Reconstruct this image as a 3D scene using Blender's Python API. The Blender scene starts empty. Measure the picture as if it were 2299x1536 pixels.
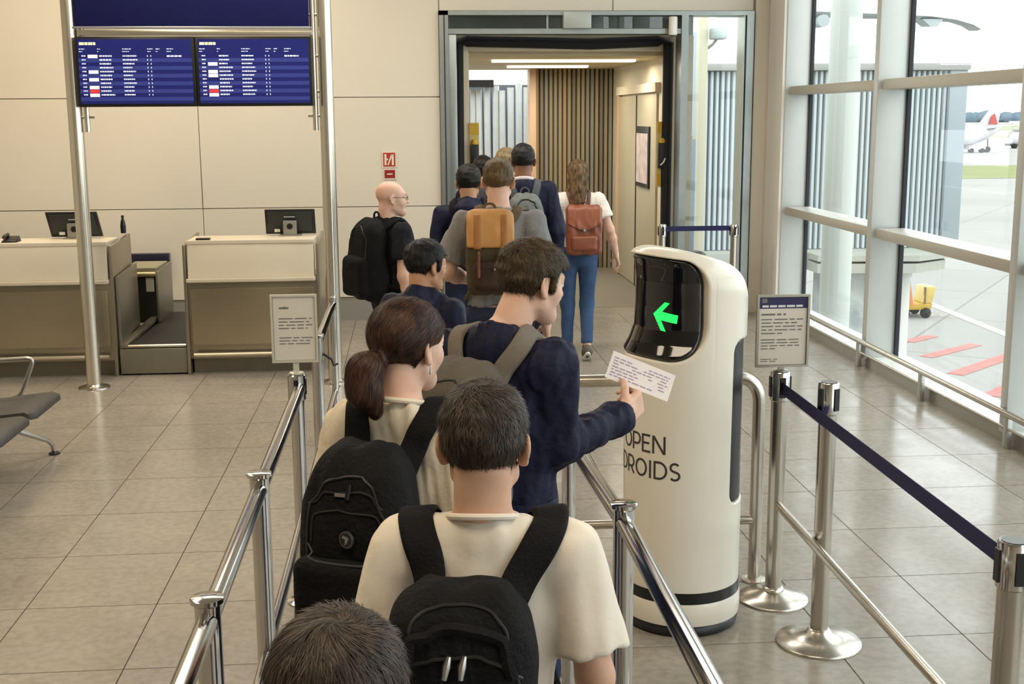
import bpy, bmesh, math, random
import numpy as np
from mathutils import Vector, Matrix
rnd = random.Random(7)
NR = np.random.default_rng(11)
sc = bpy.context.scene
C = sc.collection

# ------------------------------------------------------------------ camera
F_PX = 2749.0; CAM_H = 2.05
YAW, PITCH, ROLL = [math.radians(a) for a in (4.74, 10.47, -0.36)]
cy_, sy_ = math.cos(YAW), math.sin(YAW); cp_, sp_ = math.cos(PITCH), math.sin(PITCH)
fw_ = Vector((sy_*cp_, cy_*cp_, -sp_)); rt_ = Vector((cy_, -sy_, 0)); up_ = rt_.cross(fw_)
rt2 = rt_*math.cos(ROLL) + up_*math.sin(ROLL); up2 = up_*math.cos(ROLL) - rt_*math.sin(ROLL)
cam_d = bpy.data.cameras.new('camera'); cam = bpy.data.objects.new('camera', cam_d); C.objects.link(cam)
M = Matrix.Identity(4)
for i in range(3):
    M[i][0] = rt2[i]; M[i][1] = up2[i]; M[i][2] = -fw_[i]
M[2][3] = CAM_H
cam.matrix_world = M
cam_d.sensor_width = 36.0; cam_d.lens = 36.0*F_PX/2299.0; cam_d.clip_start = 0.05; cam_d.clip_end = 3000
sc.camera = cam
# ------------------------------------------------------------------ sky, lamps, exposure
w = bpy.data.worlds.new('overcast_sky'); sc.world = w; w.use_nodes = True
wn = w.node_tree.nodes; bgn = wn['Background']
bgn.inputs[0].default_value = (0.93, 0.985, 1.0, 1); bgn.inputs[1].default_value = 2.6
def area(name, loc, size, power, col, rot=(0, 0, 0)):
    l = bpy.data.lights.new(name, 'AREA'); l.shape = 'RECTANGLE'; l.size, l.size_y = size
    l.energy = power; l.color = col
    o = bpy.data.objects.new(name, l); C.objects.link(o); o.location = loc; o.rotation_euler = rot
    return o
WARM = (1.0, 0.84, 0.62)
area('ceiling_lamp', (-2.6, 5.5, 4.35), (0.9, 5.5), 95, WARM)
area('ceiling_lamp', (-0.3, 1.5, 4.35), (3.2, 0.9), 62, WARM)
area('ceiling_lamp', (0.2, 8.6, 4.35), (4.2, 0.9), 92, (1.0, 0.93, 0.83))
area('ceiling_lamp', (-2.6, 10.6, 4.35), (3.6, 0.7), 85, WARM)
area('jet_bridge_lamp', (1.75, 13.9, 2.6), (1.7, 0.22), 24, (1.0, 0.92, 0.78))
area('jet_bridge_lamp', (1.75, 15.5, 2.6), (1.0, 0.22), 20, (1.0, 0.92, 0.78))
sc.view_settings.view_transform = 'Standard'; sc.view_settings.look = 'None'
sc.view_settings.gamma = 1.0; sc.view_settings.use_curve_mapping = False
sc.view_settings.exposure = 0.4
sc.cycles.use_denoising = True
sc.cycles.max_bounces = 6; sc.cycles.diffuse_bounces = 4; sc.cycles.glossy_bounces = 3; sc.cycles.transparent_max_bounces = 16
sc.cycles.use_adaptive_sampling = True; sc.cycles.adaptive_threshold = 0.04; sc.cycles.adaptive_min_samples = 16
sc.cycles.sample_clamp_indirect = 6.0
sc.cycles.caustics_reflective = False; sc.cycles.caustics_refractive = False

# ------------------------------------------------------------------ materials
def lin(c):
    return tuple(((v/255.0)/12.92 if v/255.0 <= 0.04045 else ((v/255.0+0.055)/1.055)**2.4) for v in c)
MATS = {}
def mat(name, rgb, rough=0.5, metal=0.0, var=0.0, scale=8.0, bump=0.0, bscale=60.0, stretch=None, emit=0.0, coat=0.0, spec=0.5, rgb2=None, detail=3.0, bdist=.01, tone=False, sheen=0.0, trans=0.0, sss=0.0):
    if name in MATS: return MATS[name]
    m = bpy.data.materials.new(name); m.use_nodes = True; nt = m.node_tree; n = nt.nodes; L = nt.links
    b = n['Principled BSDF']; c = lin(rgb)
    b.inputs['Base Color'].default_value = (*c, 1); b.inputs['Roughness'].default_value = rough
    b.inputs['Metallic'].default_value = metal; b.inputs['Specular IOR Level'].default_value = spec
    if coat: b.inputs['Coat Weight'].default_value = coat; b.inputs['Coat Roughness'].default_value = 0.06
    if sheen: b.inputs['Sheen Weight'].default_value = sheen
    if sss:
        b.inputs['Subsurface Weight'].default_value = sss; b.inputs['Subsurface Radius'].default_value = (1, .35, .2); b.inputs['Subsurface Scale'].default_value = 0.012
    if emit:
        b.inputs['Emission Color'].default_value = (*c, 1); b.inputs['Emission Strength'].default_value = emit
    tc = n.new('ShaderNodeTexCoord'); mp = n.new('ShaderNodeMapping'); L.new(tc.outputs['Object'], mp.inputs[0])
    if stretch: mp.inputs['Scale'].default_value = stretch
    if var or rgb2:
        tx = n.new('ShaderNodeTexNoise'); tx.inputs['Scale'].default_value = scale; tx.inputs['Detail'].default_value = detail
        L.new(mp.outputs[0], tx.inputs['Vector'])
        r = n.new('ShaderNodeValToRGB'); r.color_ramp.elements[0].position = 0.3; r.color_ramp.elements[1].position = 0.7
        if rgb2: a, z = c, lin(rgb2)
        else: a, z = tuple(v*(1-var) for v in c), tuple(min(1, v*(1+var)) for v in c)
        r.color_ramp.elements[0].color = (*a, 1); r.color_ramp.elements[1].color = (*z, 1)
        L.new(tx.outputs['Fac'], r.inputs[0]); L.new(r.outputs[0], b.inputs['Base Color'])
    if bump:
        t2 = n.new('ShaderNodeTexNoise'); t2.inputs['Scale'].default_value = bscale; t2.inputs['Detail'].default_value = 4
        L.new(mp.outputs[0], t2.inputs['Vector'])
        bn = n.new('ShaderNodeBump'); bn.inputs['Strength'].default_value = bump; bn.inputs['Distance'].default_value = bdist
        L.new(t2.outputs['Fac'], bn.inputs['Height']); L.new(bn.outputs[0], b.inputs['Normal'])
    if tone:      # each strand carries its own shade
        at = n.new('ShaderNodeAttribute'); at.attribute_name = 'tone'; ad = n.new('ShaderNodeMath'); ad.operation = 'ADD'; ad.inputs[1].default_value = 1.0
        vm = n.new('ShaderNodeVectorMath'); vm.operation = 'SCALE'; L.new(at.outputs['Fac'], ad.inputs[0]); L.new(ad.outputs[0], vm.inputs['Scale'])
        L.new(b.inputs['Base Color'].links[0].from_socket, vm.inputs[0]); L.new(vm.outputs[0], b.inputs['Base Color'])
    MATS[name] = m
    return m
def glass_mat(name, tint, refl=0.08, rough=0.0):
    m = bpy.data.materials.new(name); m.use_nodes = True; nt = m.node_tree; n = nt.nodes; L = nt.links
    n.remove(n['Principled BSDF'])
    t = n.new('ShaderNodeBsdfTransparent'); t.inputs[0].default_value = (*tint, 1)
    g = n.new('ShaderNodeBsdfGlossy'); g.inputs['Roughness'].default_value = rough
    f = n.new('ShaderNodeLayerWeight'); f.inputs[0].default_value = 0.5
    mx = n.new('ShaderNodeMixShader'); pw = n.new('ShaderNodeMath'); pw.operation = 'POWER'; pw.inputs[1].default_value = 5.0
    mm = n.new('ShaderNodeMath'); mm.operation = 'MULTIPLY_ADD'; mm.inputs[1].default_value = .6; mm.inputs[2].default_value = refl*.6
    L.new(f.outputs['Facing'], pw.inputs[0]); L.new(pw.outputs[0], mm.inputs[0]); L.new(mm.outputs[0], mx.inputs[0]); L.new(t.outputs[0], mx.inputs[1]); L.new(g.outputs[0], mx.inputs[2])
    L.new(mx.outputs[0], n['Material Output'].inputs[0])
    return m
GLASS = glass_mat('window_glass', (0.93, 0.965, 0.95))
STEEL = mat('brushed_steel', (196, 190, 180), 0.26, 1.0, var=.06, scale=20, stretch=(1, 1, .05), bump=.02, bscale=120)
CHROME = mat('polished_steel', (205, 203, 200), 0.13, 1.0, var=.05, scale=6)
GREYMETAL = mat('grey_aluminium', (176, 178, 174), 0.35, 0.7, var=.04)
DARK = mat('black_plastic', (18, 18, 20), 0.35)
RUBBER = mat('black_rubber', (16, 17, 20), 0.75, bump=.3, bscale=30)
WHITEPAINT = mat('white_paint', (228, 226, 218), 0.5, var=.02)
NAVYBELT = mat('navy_webbing', (20, 19, 72), 0.7, var=.08, scale=60, bump=.15, bscale=400)

# ------------------------------------------------------------------ mesh helpers
class MB:
    def __init__(s): s.v = []; s.f = []; s.mi = []; s.cur = 0
    def add(s, vs, fs):
        o = len(s.v); s.v += [tuple(p) for p in vs]; s.f += [tuple(i+o for i in f) for f in fs]; s.mi += [s.cur]*len(fs); return s
    def box(s, x0, x1, y0, y1, z0, z1):
        return s.add([(x0,y0,z0),(x1,y0,z0),(x1,y1,z0),(x0,y1,z0),(x0,y0,z1),(x1,y0,z1),(x1,y1,z1),(x0,y1,z1)],
            [(0,3,2,1),(4,5,6,7),(0,1,5,4),(1,2,6,5),(2,3,7,6),(3,0,4,7)])
    def hexa(s, p):   # eight corners, bottom four then top four
        return s.add(p, [(0,3,2,1),(4,5,6,7),(0,1,5,4),(1,2,6,5),(2,3,7,6),(3,0,4,7)])
    def tube(s, pts, r, n=14, cap=True, r2=None):
        pts = [Vector(p) for p in pts]; N = len(pts); rs = r if isinstance(r, (list, tuple)) else [r]*N
        ref = None; rings = []; o = len(s.v); vs = []; fs = []
        for i, p in enumerate(pts):
            t = (pts[min(i+1, N-1)] - pts[max(i-1, 0)]).normalized()
            if ref is None:
                a = Vector((0, 0, 1)) if abs(t.z) < .9 else Vector((1, 0, 0)); ref = (a - t*a.dot(t)).normalized()
            else: ref = (ref - t*ref.dot(t)).normalized()
            b = t.cross(ref)
            for k in range(n):
                a = 2*math.pi*k/n; vs.append(p + ref*math.cos(a)*rs[i] + b*math.sin(a)*rs[i])
        for i in range(N-1):
            for k in range(n):
                fs.append((i*n+k, i*n+(k+1) % n, (i+1)*n+(k+1) % n, (i+1)*n+k))
        if cap: fs.append(tuple(range(n-1, -1, -1))); fs.append(tuple((N-1)*n+k for k in range(n)))
        return s.add(vs, fs)
    def lathe(s, prof, c=(0, 0, 0), n=32):   # profile (r, z) bottom to top
        vs = []; fs = []
        for r, z in prof:
            for k in range(n): a = 2*math.pi*k/n; vs.append((c[0]+r*math.cos(a), c[1]+r*math.sin(a), c[2]+z))
        for i in range(len(prof)-1):
            for k in range(n): fs.append((i*n+k, i*n+(k+1) % n, (i+1)*n+(k+1) % n, (i+1)*n+k))
        fs.append(tuple(range(n-1, -1, -1))); fs.append(tuple((len(prof)-1)*n+k for k in range(n)))
        return s.add(vs, fs)
    def prism(s, poly, d, o=(0, 0, 0), ux=(1, 0, 0), uy=(0, 0, 1)):   # polygon in the plane o+ux,uy pushed by vector d
        ux, uy, o, d = Vector(ux), Vector(uy), Vector(o), Vector(d); n = len(poly)
        a = [o + ux*p[0] + uy*p[1] for p in poly]
        return s.add(a + [p+d for p in a], [tuple(range(n)), tuple(range(2*n-1, n-1, -1))] + [(i, i+n, (i+1) % n+n, (i+1) % n) for i in range(n)])
    def ribbon(s, pts, nrm, wid, th):   # strap with thickness: centre line, face normals
        pts = [Vector(p) for p in pts]; N = len(pts); vs = []; fs = []
        for i, p in enumerate(pts):
            t = (pts[min(i+1, N-1)] - pts[max(i-1, 0)]).normalized(); n = Vector(nrm[i]); n = (n - t*n.dot(t)).normalized(); b = t.cross(n)
            wd = wid[i] if isinstance(wid, (list, tuple)) else wid
            for (u, v) in ((-.5, 0), (-.46, .8), (-.36, 1), (.36, 1), (.46, .8), (.5, 0)): vs.append(p + b*u*wd + n*v*th)
        for i in range(N-1):
            for k in range(6): fs.append((i*6+k, i*6+(k+1) % 6, (i+1)*6+(k+1) % 6, (i+1)*6+k))
        fs.append((5, 4, 3, 2, 1, 0)); fs.append(tuple((N-1)*6+k for k in range(6)))
        return s.add(vs, fs)
    def bounds(s):
        a = np.array(s.v); return a.min(0), a.max(0)
def wloc(o):
    l = Vector(o.location)
    while o.parent: o = o.parent; l += o.location
    return l
def link(name, me, m, parent=None, smooth=None, origin=None):
    o = bpy.data.objects.new(name, me); C.objects.link(o)
    if parent is not None: o.parent = parent; o.location = (0, 0, 0)
    if origin is not None: o.location = origin
    if m is not None:
        for q in (m if isinstance(m, (list, tuple)) else [m]): me.materials.append(q)
    return o
def build(mb, name, m, parent=None, smooth=False, bevel=0, seg=2, origin=None):
    """One mesh object; vertices are given in world space and stored about the parent's (or own) base."""
    vs = np.array(mb.v, dtype=float)
    if parent is not None: off = np.array(wloc(parent))
    elif origin is not None: off = np.array(origin, float)
    else: lo, hi = vs.min(0), vs.max(0); off = np.array([(lo[0]+hi[0])/2, (lo[1]+hi[1])/2, lo[2]])
    me = bpy.data.meshes.new(name); me.from_pydata((vs-off).tolist(), [], mb.f); me.update()
    bm = bmesh.new(); bm.from_mesh(me); bmesh.ops.recalc_face_normals(bm, faces=bm.faces)
    if bevel: bmesh.ops.bevel(bm, geom=[e for e in bm.edges], offset=bevel, segments=seg, profile=.6, affect='EDGES', clamp_overlap=True)
    bm.to_mesh(me); bm.free()
    if smooth or bevel:
        me.polygons.foreach_set('use_smooth', [True]*len(me.polygons))
        me.update()
        try: me.set_sharp_from_angle(angle=math.radians(smooth if smooth > 1 else 38))
        except Exception: pass
    o = link(name, me, m, parent, origin=None if parent is not None else Vector(off))
    if any(mb.mi) and not bevel: me.polygons.foreach_set('material_index', mb.mi)
    return o
def bx(name, x, y, z, m, parent=None, bevel=0, seg=2):
    return build(MB().box(x[0], x[1], y[0], y[1], z[0], z[1]), name, m, parent, bevel=bevel, seg=seg)
def tag(o, label, cat, group=None):
    o['label'] = label; o['category'] = cat
    if group: o['group'] = group
    return o
def struct(o, label=None):
    o['kind'] = 'structure'
    if label: o['label'] = label
    return o
def thing(name, label, cat, loc, group=None):
    o = bpy.data.objects.new(name, None); C.objects.link(o); o.location = loc; o.empty_display_size = .1
    return tag(o, label, cat, group)
def dup(root, dl, label=None, group=None):
    r = root.copy(); C.objects.link(r); r.location = Vector(root.location) + Vector(dl)
    if label: r['label'] = label
    if group: r['group'] = group
    for ch in list(root.children):
        c = ch.copy(); C.objects.link(c); c.parent = r
        for g in list(ch.children):
            d = g.copy(); C.objects.link(d); d.parent = c
    return r
def piece(me, name, loc, parent):
    o = bpy.data.objects.new(name, me); C.objects.link(o); o.parent = parent; o.location = Vector(loc) - wloc(parent); return o
def text_lines(mb, x0, x1, z_top, n, lh, y, rg, h=0.35, last=.6, ch=.02):
    """rows of short dashes the size of unreadable words, lying on plane Y = y facing -Y"""
    for i in range(n):
        z = z_top - i*lh; x = x0; xe = x0 + (x1-x0)*(last if i == n-1 else rg.uniform(.9, 1))
        while x < xe:
            wd = min(rg.uniform(.8, 3.0)*ch, xe-x)
            if wd > ch*.3: mb.box(x, x+wd, y-.0008, y, z-lh*h, z)
            x += wd + ch*.45
# ------------------------------------------------------------------ floor, one object for each slab in view
FLOORM = mat('floor_stone', (155, 148, 137), 0.2, var=.075, scale=3.2, bump=.004, bscale=5, detail=6, spec=.5)
GROUT = mat('floor_joint', (92, 84, 74), 0.8)
def floor_mat():
    m = FLOORM; nt = m.node_tree; n = nt.nodes; L = nt.links; b = n['Principled BSDF']
    oi = n.new('ShaderNodeObjectInfo'); mp = [k for k in n if k.type == 'MAPPING'][0]
    vm = n.new('ShaderNodeVectorMath'); vm.operation = 'ADD'; cb = n.new('ShaderNodeCombineXYZ')
    mm = n.new('ShaderNodeMath'); mm.operation = 'MULTIPLY'; mm.inputs[1].default_value = 40
    L.new(oi.outputs['Random'], mm.inputs[0]); L.new(mm.outputs[0], cb.inputs[0]); L.new(mm.outputs[0], cb.inputs[1])
    L.new(cb.outputs[0], mp.inputs['Location'])
    # small darker stains and speckle
    t = n.new('ShaderNodeTexNoise'); t.inputs['Scale'].default_value = 26; t.inputs['Detail'].default_value = 5; L.new(mp.outputs[0], t.inputs['Vector'])
    r = n.new('ShaderNodeValToRGB'); r.color_ramp.elements[0].position = .35; r.color_ramp.elements[0].color = (.84, .82, .80, 1); r.color_ramp.elements[1].position = .6; r.color_ramp.elements[1].color = (1, 1, 1, 1)
    L.new(t.outputs['Fac'], r.inputs[0])
    mx = n.new('ShaderNodeMix'); mx.data_type = 'RGBA'; mx.blend_type = 'MULTIPLY'; mx.inputs[0].default_value = 1
    src = b.inputs['Base Color'].links[0].from_socket
    L.new(src, mx.inputs[6]); L.new(r.outputs[0], mx.inputs[7]); L.new(mx.outputs[2], b.inputs['Base Color'])
    t3 = n.new('ShaderNodeTexNoise'); t3.inputs['Scale'].default_value = 5; L.new(mp.outputs[0], t3.inputs['Vector'])
    mr = n.new('ShaderNodeMapRange'); mr.inputs[3].default_value = .10; mr.inputs[4].default_value = .30; L.new(t3.outputs['Fac'], mr.inputs[0]); L.new(mr.outputs[0], b.inputs['Roughness'])
floor_mat()
WALL_Y = 12.5; WIN_X = 3.72
floor = struct(build(MB().box(-7, WIN_X+.25, -4.0, 13.0, -.25, -.004), 'floor', GROUT), 'large pale stone slabs with thin dark joints')
TX, TY, X0, Y0 = .547, .632, -1.112, 4.44
tm = MB().box(0, TX-.005, 0, TY-.005, -.02, 0)
tme = bpy.data.meshes.new('tile'); tme.from_pydata([tuple(v) for v in tm.v], [], tm.f); tme.materials.append(FLOORM)
cnt = 0
rest = MB()
for i in range(-12, 10):
    for j in range(-13, 14):
        x, y = X0+i*TX, Y0+j*TY
        x1 = min(x+TX-.005, WIN_X); y1 = min(y+TY-.005, 12.98)
        if x1-x < .1 or y1-y < .1 or x1 < -6.9: continue
        vis = y+TY > 3.0 and -.40*(y+TY)-.35 < x+TX and x < .56*y+1.3 and cnt < 298 and x < WIN_X - .3
        if vis and x1-x > TX-.02 and y1-y > TY-.02: piece(tme, 'tile', (x, y, 0), floor); cnt += 1
        else: rest.box(x, x1, y, y1, -.02, 0)
ro = build(rest, 'tile_field', FLOORM, floor); ro['kind'] = 'stuff'

# ------------------------------------------------------------------ back wall with its panels
WALLM = mat('wall_panel', (222, 214, 198), 0.42, var=.018, scale=1.5, bump=.01, bscale=3)
WJOINT = mat('wall_joint', (150, 143, 130), 0.8)
wall = MB().box(-7, .33, WALL_Y+.004, WALL_Y+.3, 0, 4.5).box(3.50, 4.1, WALL_Y+.004, WALL_Y+.3, -.2, 4.5).box(.33, 3.5, WALL_Y+.004, WALL_Y+.3, 3.07, 4.5)
wall_back = struct(build(wall, 'wall_back', WJOINT), 'cream wall of large flush panels')
xs = [-6.85, -4.45, -2.055, .33]; zs = [.235, 1.155, 2.24, 3.325, 4.5]
for a, b in zip(xs, xs[1:]):
    for c, d in zip(zs, zs[1:]):
        bx('panel', (a+.004, b-.004), (WALL_Y-.012, WALL_Y+.01), (c+.004, d-.004), WALLM, wall_back, bevel=.002, seg=1)
for a, b in ((.33, 2.066), (2.066, 3.5)): bx('panel', (a+.004, b-.004), (WALL_Y-.012, WALL_Y+.01), (3.075, 4.5), WALLM, wall_back, bevel=.002, seg=1)
bx('panel', (3.52, 3.70), (WALL_Y-.02, WALL_Y+.01), (.0, 4.5), WALLM, wall_back, bevel=.004)
struct(build(MB().box(-7, .33, WALL_Y-.02, WALL_Y+.01, 0, .20), 'baseboard_back', mat('baseboard_grey', (150, 148, 142), .4, .2)), 'grey metal baseboard')
struct(bx('trim_1', (3.66, 3.84), (11.97, 12.46), (-.05, 4.5), mat('pillar_paint', (236, 234, 228), .45, var=.01), bevel=.012), 'white corner pillar beside the window wall')
# the parts of the hall behind and beside the camera
HALL = mat('hall_paint', (205, 196, 180), .7, var=.02)
struct(build(MB().box(-7.2, -7, -4.2, 13, 0, 4.5), 'wall_left', HALL)); struct(build(MB().box(-7.2, 4.2, -4.2, -4, 0, 4.5), 'wall_rear', HALL))
struct(build(MB().box(-7.2, 4.1, -4.2, 12.8, 4.5, 4.7), 'ceiling', mat('ceiling_paint', (214, 210, 202), .8)))

# ------------------------------------------------------------------ window wall
MULL = mat('mullion_paint', (196, 200, 197), .35, .25, var=.02)
GASK = mat('gasket', (22, 26, 34), .6)
wall_right = struct(build(MB().box(WIN_X, WIN_X+.34, -4, 12.0, -.25, -.005).box(WIN_X+.02, WIN_X+.34, -4, 12.0, -.005, .085), 'wall_right', mat('sill_paint', (222, 222, 216), .35, var=.01)), 'glazed facade with white mullions')
struct(build(MB().box(WIN_X-.012, WIN_X+.02, -4, 11.96, 0, .092), 'baseboard_right', mat('sill_metal', (160, 158, 148), .3, .6)), 'low metal kick plate under the window')
GX = WIN_X + .22
ms = [12.0, 9.6, 7.2, 4.8, 2.4, 0.0, -2.4]
for y in ms:
    bx('mullion', (WIN_X-.03, WIN_X+.24), (y-.045, y+.045), (.07, 4.5), MULL, wall_right, bevel=.006)
    g = MB().box(GX-.012, GX+.02, y-.072, y-.046, .085, 4.5)
    build(g, 'gasket', GASK, wall_right)
for a, b in zip(ms[1:], ms):
    for k, z in enumerate((1.105, 2.275)):
        bx('transom', (WIN_X+.0, WIN_X+.24), (a+.046, b-.074), (z-.04, z+.04), mat('transom_paint', (186, 184, 174), .4, .25, var=.02), wall_right, bevel=.005)
for n_, (a, b) in enumerate(zip(ms[1:], ms)):
    win = struct(bx('window_%d' % (n_+1), (GX-.006, GX+.012), (a+.046, b-.074), (.075, .088), GASK), 'tall pane column of the glazed facade')
    for (z0, z1) in ((.09, 1.062), (1.148, 2.232), (2.318, 4.48)):
        build(MB().add([(GX, a+.047, z0), (GX, b-.075, z0), (GX, b-.075, z1), (GX, a+.047, z1)], [(0, 1, 2, 3)]), 'pane', GLASS, win)
# low tube rail in front of the glass
rail = thing('window_guard_rail', 'low grey tube guard rail running along the foot of the windows', 'guard rail', (WIN_X-.05, 7.5, 0))
RX = WIN_X - .06
build(MB().tube([(RX, -3, .215), (RX, 11.7, .215)], .022, 16), 'rail_tube', STEEL, rail, smooth=True)
build(MB().tube([(RX, -3, .125), (RX, 11.7, .125)], .009, 10), 'lower_rod', STEEL, rail, smooth=True)
for y in (11.3, 9.63, 8.38, 7.08, 5.8, 4.5, 3.2): bx('rail_post', (RX-.012, RX+.02), (y-.028, y+.028), (0, .2), GREYMETAL, rail, bevel=.004)

# ------------------------------------------------------------------ gate door: steel frame, side light, transom glass
FR = mat('door_frame_steel', (158, 164, 162), .32, .7, var=.05)
YF = WALL_Y
d1 = struct(build(MB().box(.33, .42, YF-.05, YF+.22, 0, 3.07).box(.33, 3.5, YF-.05, YF+.22, 3.03, 3.07).box(.42, 2.79, YF-.03, YF+.2, 2.85, 2.90).box(2.76, 2.83, YF-.05, YF+.22, 0, 3.03)
    .box(3.40, 3.5, YF-.05, YF+.22, 0, 3.03).box(2.83, 3.40, YF-.03, YF+.2, 0, .06), 'door_1', FR), 'grey steel portal of the boarding gate')
bx('jamb', (.42, .50), (YF-.01, YF+.24), (0, 2.85), FR, d1, bevel=.006)
bx('jamb_groove', (.375, .385), (YF-.056, YF-.05), (0, 3.03), GASK, d1)
bx('jamb_groove', (3.41, 3.425), (YF-.056, YF-.05), (0, 3.03), GASK, d1)
TG = glass_mat('transom_glass', (.62, .70, .69), .16)
for (a, b) in ((.44, 1.40), (1.42, 1.56), (1.84, 2.12), (2.14, 2.70)):
    build(MB().add([(a, YF+.05, 2.91), (b, YF+.05, 2.91), (b, YF+.05, 3.025), (a, YF+.05, 3.025)], [(0, 1, 2, 3)]), 'transom_pane', TG, d1)
bx('transom_divider', (1.40, 1.42), (YF, YF+.1), (2.9, 3.03), FR, d1)
bx('operator_box', (1.56, 1.84), (YF-.09, YF+.02), (2.90, 3.06), mat('operator_grey', (178, 182, 176), .4, .3), d1, bevel=.008)
build(MB().add([(2.83, YF+.08, .06), (3.40, YF+.08, .06), (3.40, YF+.08, 3.03), (2.83, YF+.08, 3.03)], [(0, 1, 2, 3)]), 'side_pane', GLASS, d1)
lampg = thing('wall_lamp', 'small white cylinder lamp mounted above the gate door', 'lamp', (2.66, YF-.1, 2.83))
build(MB().lathe([(.035, 0), (.043, .01), (.043, .17), (.038, .18)], (2.66, YF-.1, 2.83), 24), 'lamp_body', mat('lamp_white', (240, 238, 228), .4), lampg, smooth=True)
build(MB().lathe([(.028, 0), (.028, .012)], (2.66, YF-.1, 2.82), 20), 'lens', DARK, lampg, smooth=True)

# ------------------------------------------------------------------ jet bridge: rubber bumper, portal, interior
CREAM = mat('bridge_cream', (205, 192, 165), .5, var=.04, scale=3)
cab = MB()
cab.box(.20, .64, 12.86, 13.05, 0, 2.86).box(2.72, 2.98, 12.86, 13.05, 0, 2.86).box(.64, 2.72, 12.86, 13.05, 2.70, 2.86)   # portal
bumper = tag(build(MB().tube([(.53, 12.84, -.02), (.525, 12.84, 1.4), (.53, 12.84, 2.78), (.62, 12.84, 2.80), (1.3, 12.84, 2.785), (1.9, 12.84, 2.77), (2.6, 12.84, 2.80), (2.71, 12.84, 2.78), (2.705, 12.84, 1.4), (2.71, 12.84, -.02)], .055, 10),
    'door_bumper', RUBBER, smooth=True), 'puffy black rubber bumper framing the jet bridge mouth', 'bumper')
HOODM = mat('bridge_hood', (128, 136, 136), .6, rgb2=(176, 182, 178), scale=1.2)
bridge = thing('jet_bridge', 'jet bridge cabin with cream portal and ribbed inner walls beyond the gate', 'jet bridge', (1.7, 13.0, -.05))
build(cab, 'portal', CREAM, bridge, bevel=.01)
bx('hood', (.2, 2.98), (12.9, 13.3), (2.865, 3.45), HOODM, bridge)
bx('cabin_floor', (-.6, 2.9), (12.72, 19.2), (-.12, -.01), mat('bridge_floor', (120, 112, 98), .7, var=.06, scale=30, bump=.1), bridge)
bx('threshold_plate', (.42, 2.76), (12.55, 13.05), (-.05, -.002), mat('threshold_metal', (150, 148, 140), .35, .7, bump=.1, bscale=90), bridge)
bx('cabin_ceiling', (-.6, 2.9), (13.0, 16.9), (2.66, 2.80), mat('bridge_ceiling', (200, 188, 158), .6), bridge)
bx('side_wall', (2.76, 2.90), (13.0, 16.9), (-.1, 2.68), CREAM, bridge)
bx('side_wall', (.18, .34), (13.0, 15.0), (-.1, 2.68), CREAM, bridge)
bx('side_wall', (-.75, -.6), (15.0, 19.2), (-.1, .9), CREAM, bridge)
bx('side_wall', (-.6, .34), (14.86, 15.0), (-.1, 2.68), CREAM, bridge)
bx('end_wall', (1.70, 2.9), (16.62, 16.8), (-.1, 2.68), mat('bridge_brown', (84, 76, 62), .7), bridge)
bx('corner_post', (1.615, 1.70), (16.40, 16.72), (-.1, 2.68), mat('post_pink', (204, 172, 140), .5), bridge, bevel=.006)
sl = [mat('slat_%s' % k, c, .55, .1, var=.08, scale=4, stretch=(1, 1, .2)) for k, c in (('a', (148, 136, 110)), ('b', (122, 112, 92)), ('c', (160, 138, 104)), ('d', (138, 134, 120)))]
x = 1.705
while x < 2.74:
    wd = .062
    me = MB().prism([(0, 0), (wd*.86, 0), (wd*.72, -.035), (wd*.14, -.035)], (0, 0, 2.75), (x, 16.61, -.09), (1, 0, 0), (0, 1, 0))
    build(me, 'slat', sl[rnd.randrange(4)], bridge); x += wd
# daylit ribbed curtain on the far left side of the cabin, seen past the corner post
silver = mat('curtain_silver', (206, 210, 208), .5, .1, var=.06, scale=5)
x = .25; k = 0
while x < 1.98:
    wd = .11; t = (x-.25)/1.7
    me = MB().prism([(0, 0), (wd*.88, 0), (wd*.7, -.05), (wd*.15, -.05)], (rnd.uniform(-.03, .03), 0, 2.56+.05*math.sin(k*1.7)), (x, 18.4-.4*t, -.1), (1, 0, 0), (0, 1, 0))
    build(me, 'curtain_rib', silver, bridge); x += wd; k += 1
bx('curtain_backing', (.1, 2.1), (18.5, 18.56), (-.1, 2.5), mat('curtain_dark', (96, 100, 104), .8), bridge)
bx('curtain_rail', (.2, 1.25), (18.0, 18.2), (2.46, 2.56), DARK, bridge)
# ceiling light strips
for (a, b, y) in ((.95, 2.55, 13.9), (1.25, 2.25, 15.5)):
    bx('light_strip', (a, b), (y-.09, y+.09), (2.635, 2.66), mat('strip_light', (255, 236, 190), .5, emit=2.2), bridge, bevel=.004)
# service door with poster on the right cabin wall
bx('service_door', (2.735, 2.765), (13.55, 15.9), (0, 2.28), mat('door_olive', (168, 158, 130), .5, var=.03), bridge, bevel=.004)
bx('door_header', (2.70, 2.78), (13.45, 16.0), (2.30, 2.40), CREAM, bridge)
bx('door_edge', (2.715, 2.76), (15.9, 15.96), (0, 2.3), mat('post_pink', (204, 172, 140)), bridge)
bx('door_edge', (2.722, 2.76), (14.7, 14.715), (0, 2.28), mat('door_gap', (70, 66, 56), .7), bridge)
poster = thing('framed_poster', 'framed pinkish notice on the side door inside the jet bridge', 'poster', (2.72, 14.2, 1.25))
build(MB().box(2.712, 2.735, 13.86, 14.62, 1.22, 1.92), 'frame', DARK, poster, bevel=.004)
build(MB().box(2.708, 2.712, 13.90, 14.58, 1.27, 1.84), 'sheet', mat('poster_paper', (206, 190, 184), .6, rgb2=(168, 150, 146), scale=9), poster)
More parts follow.
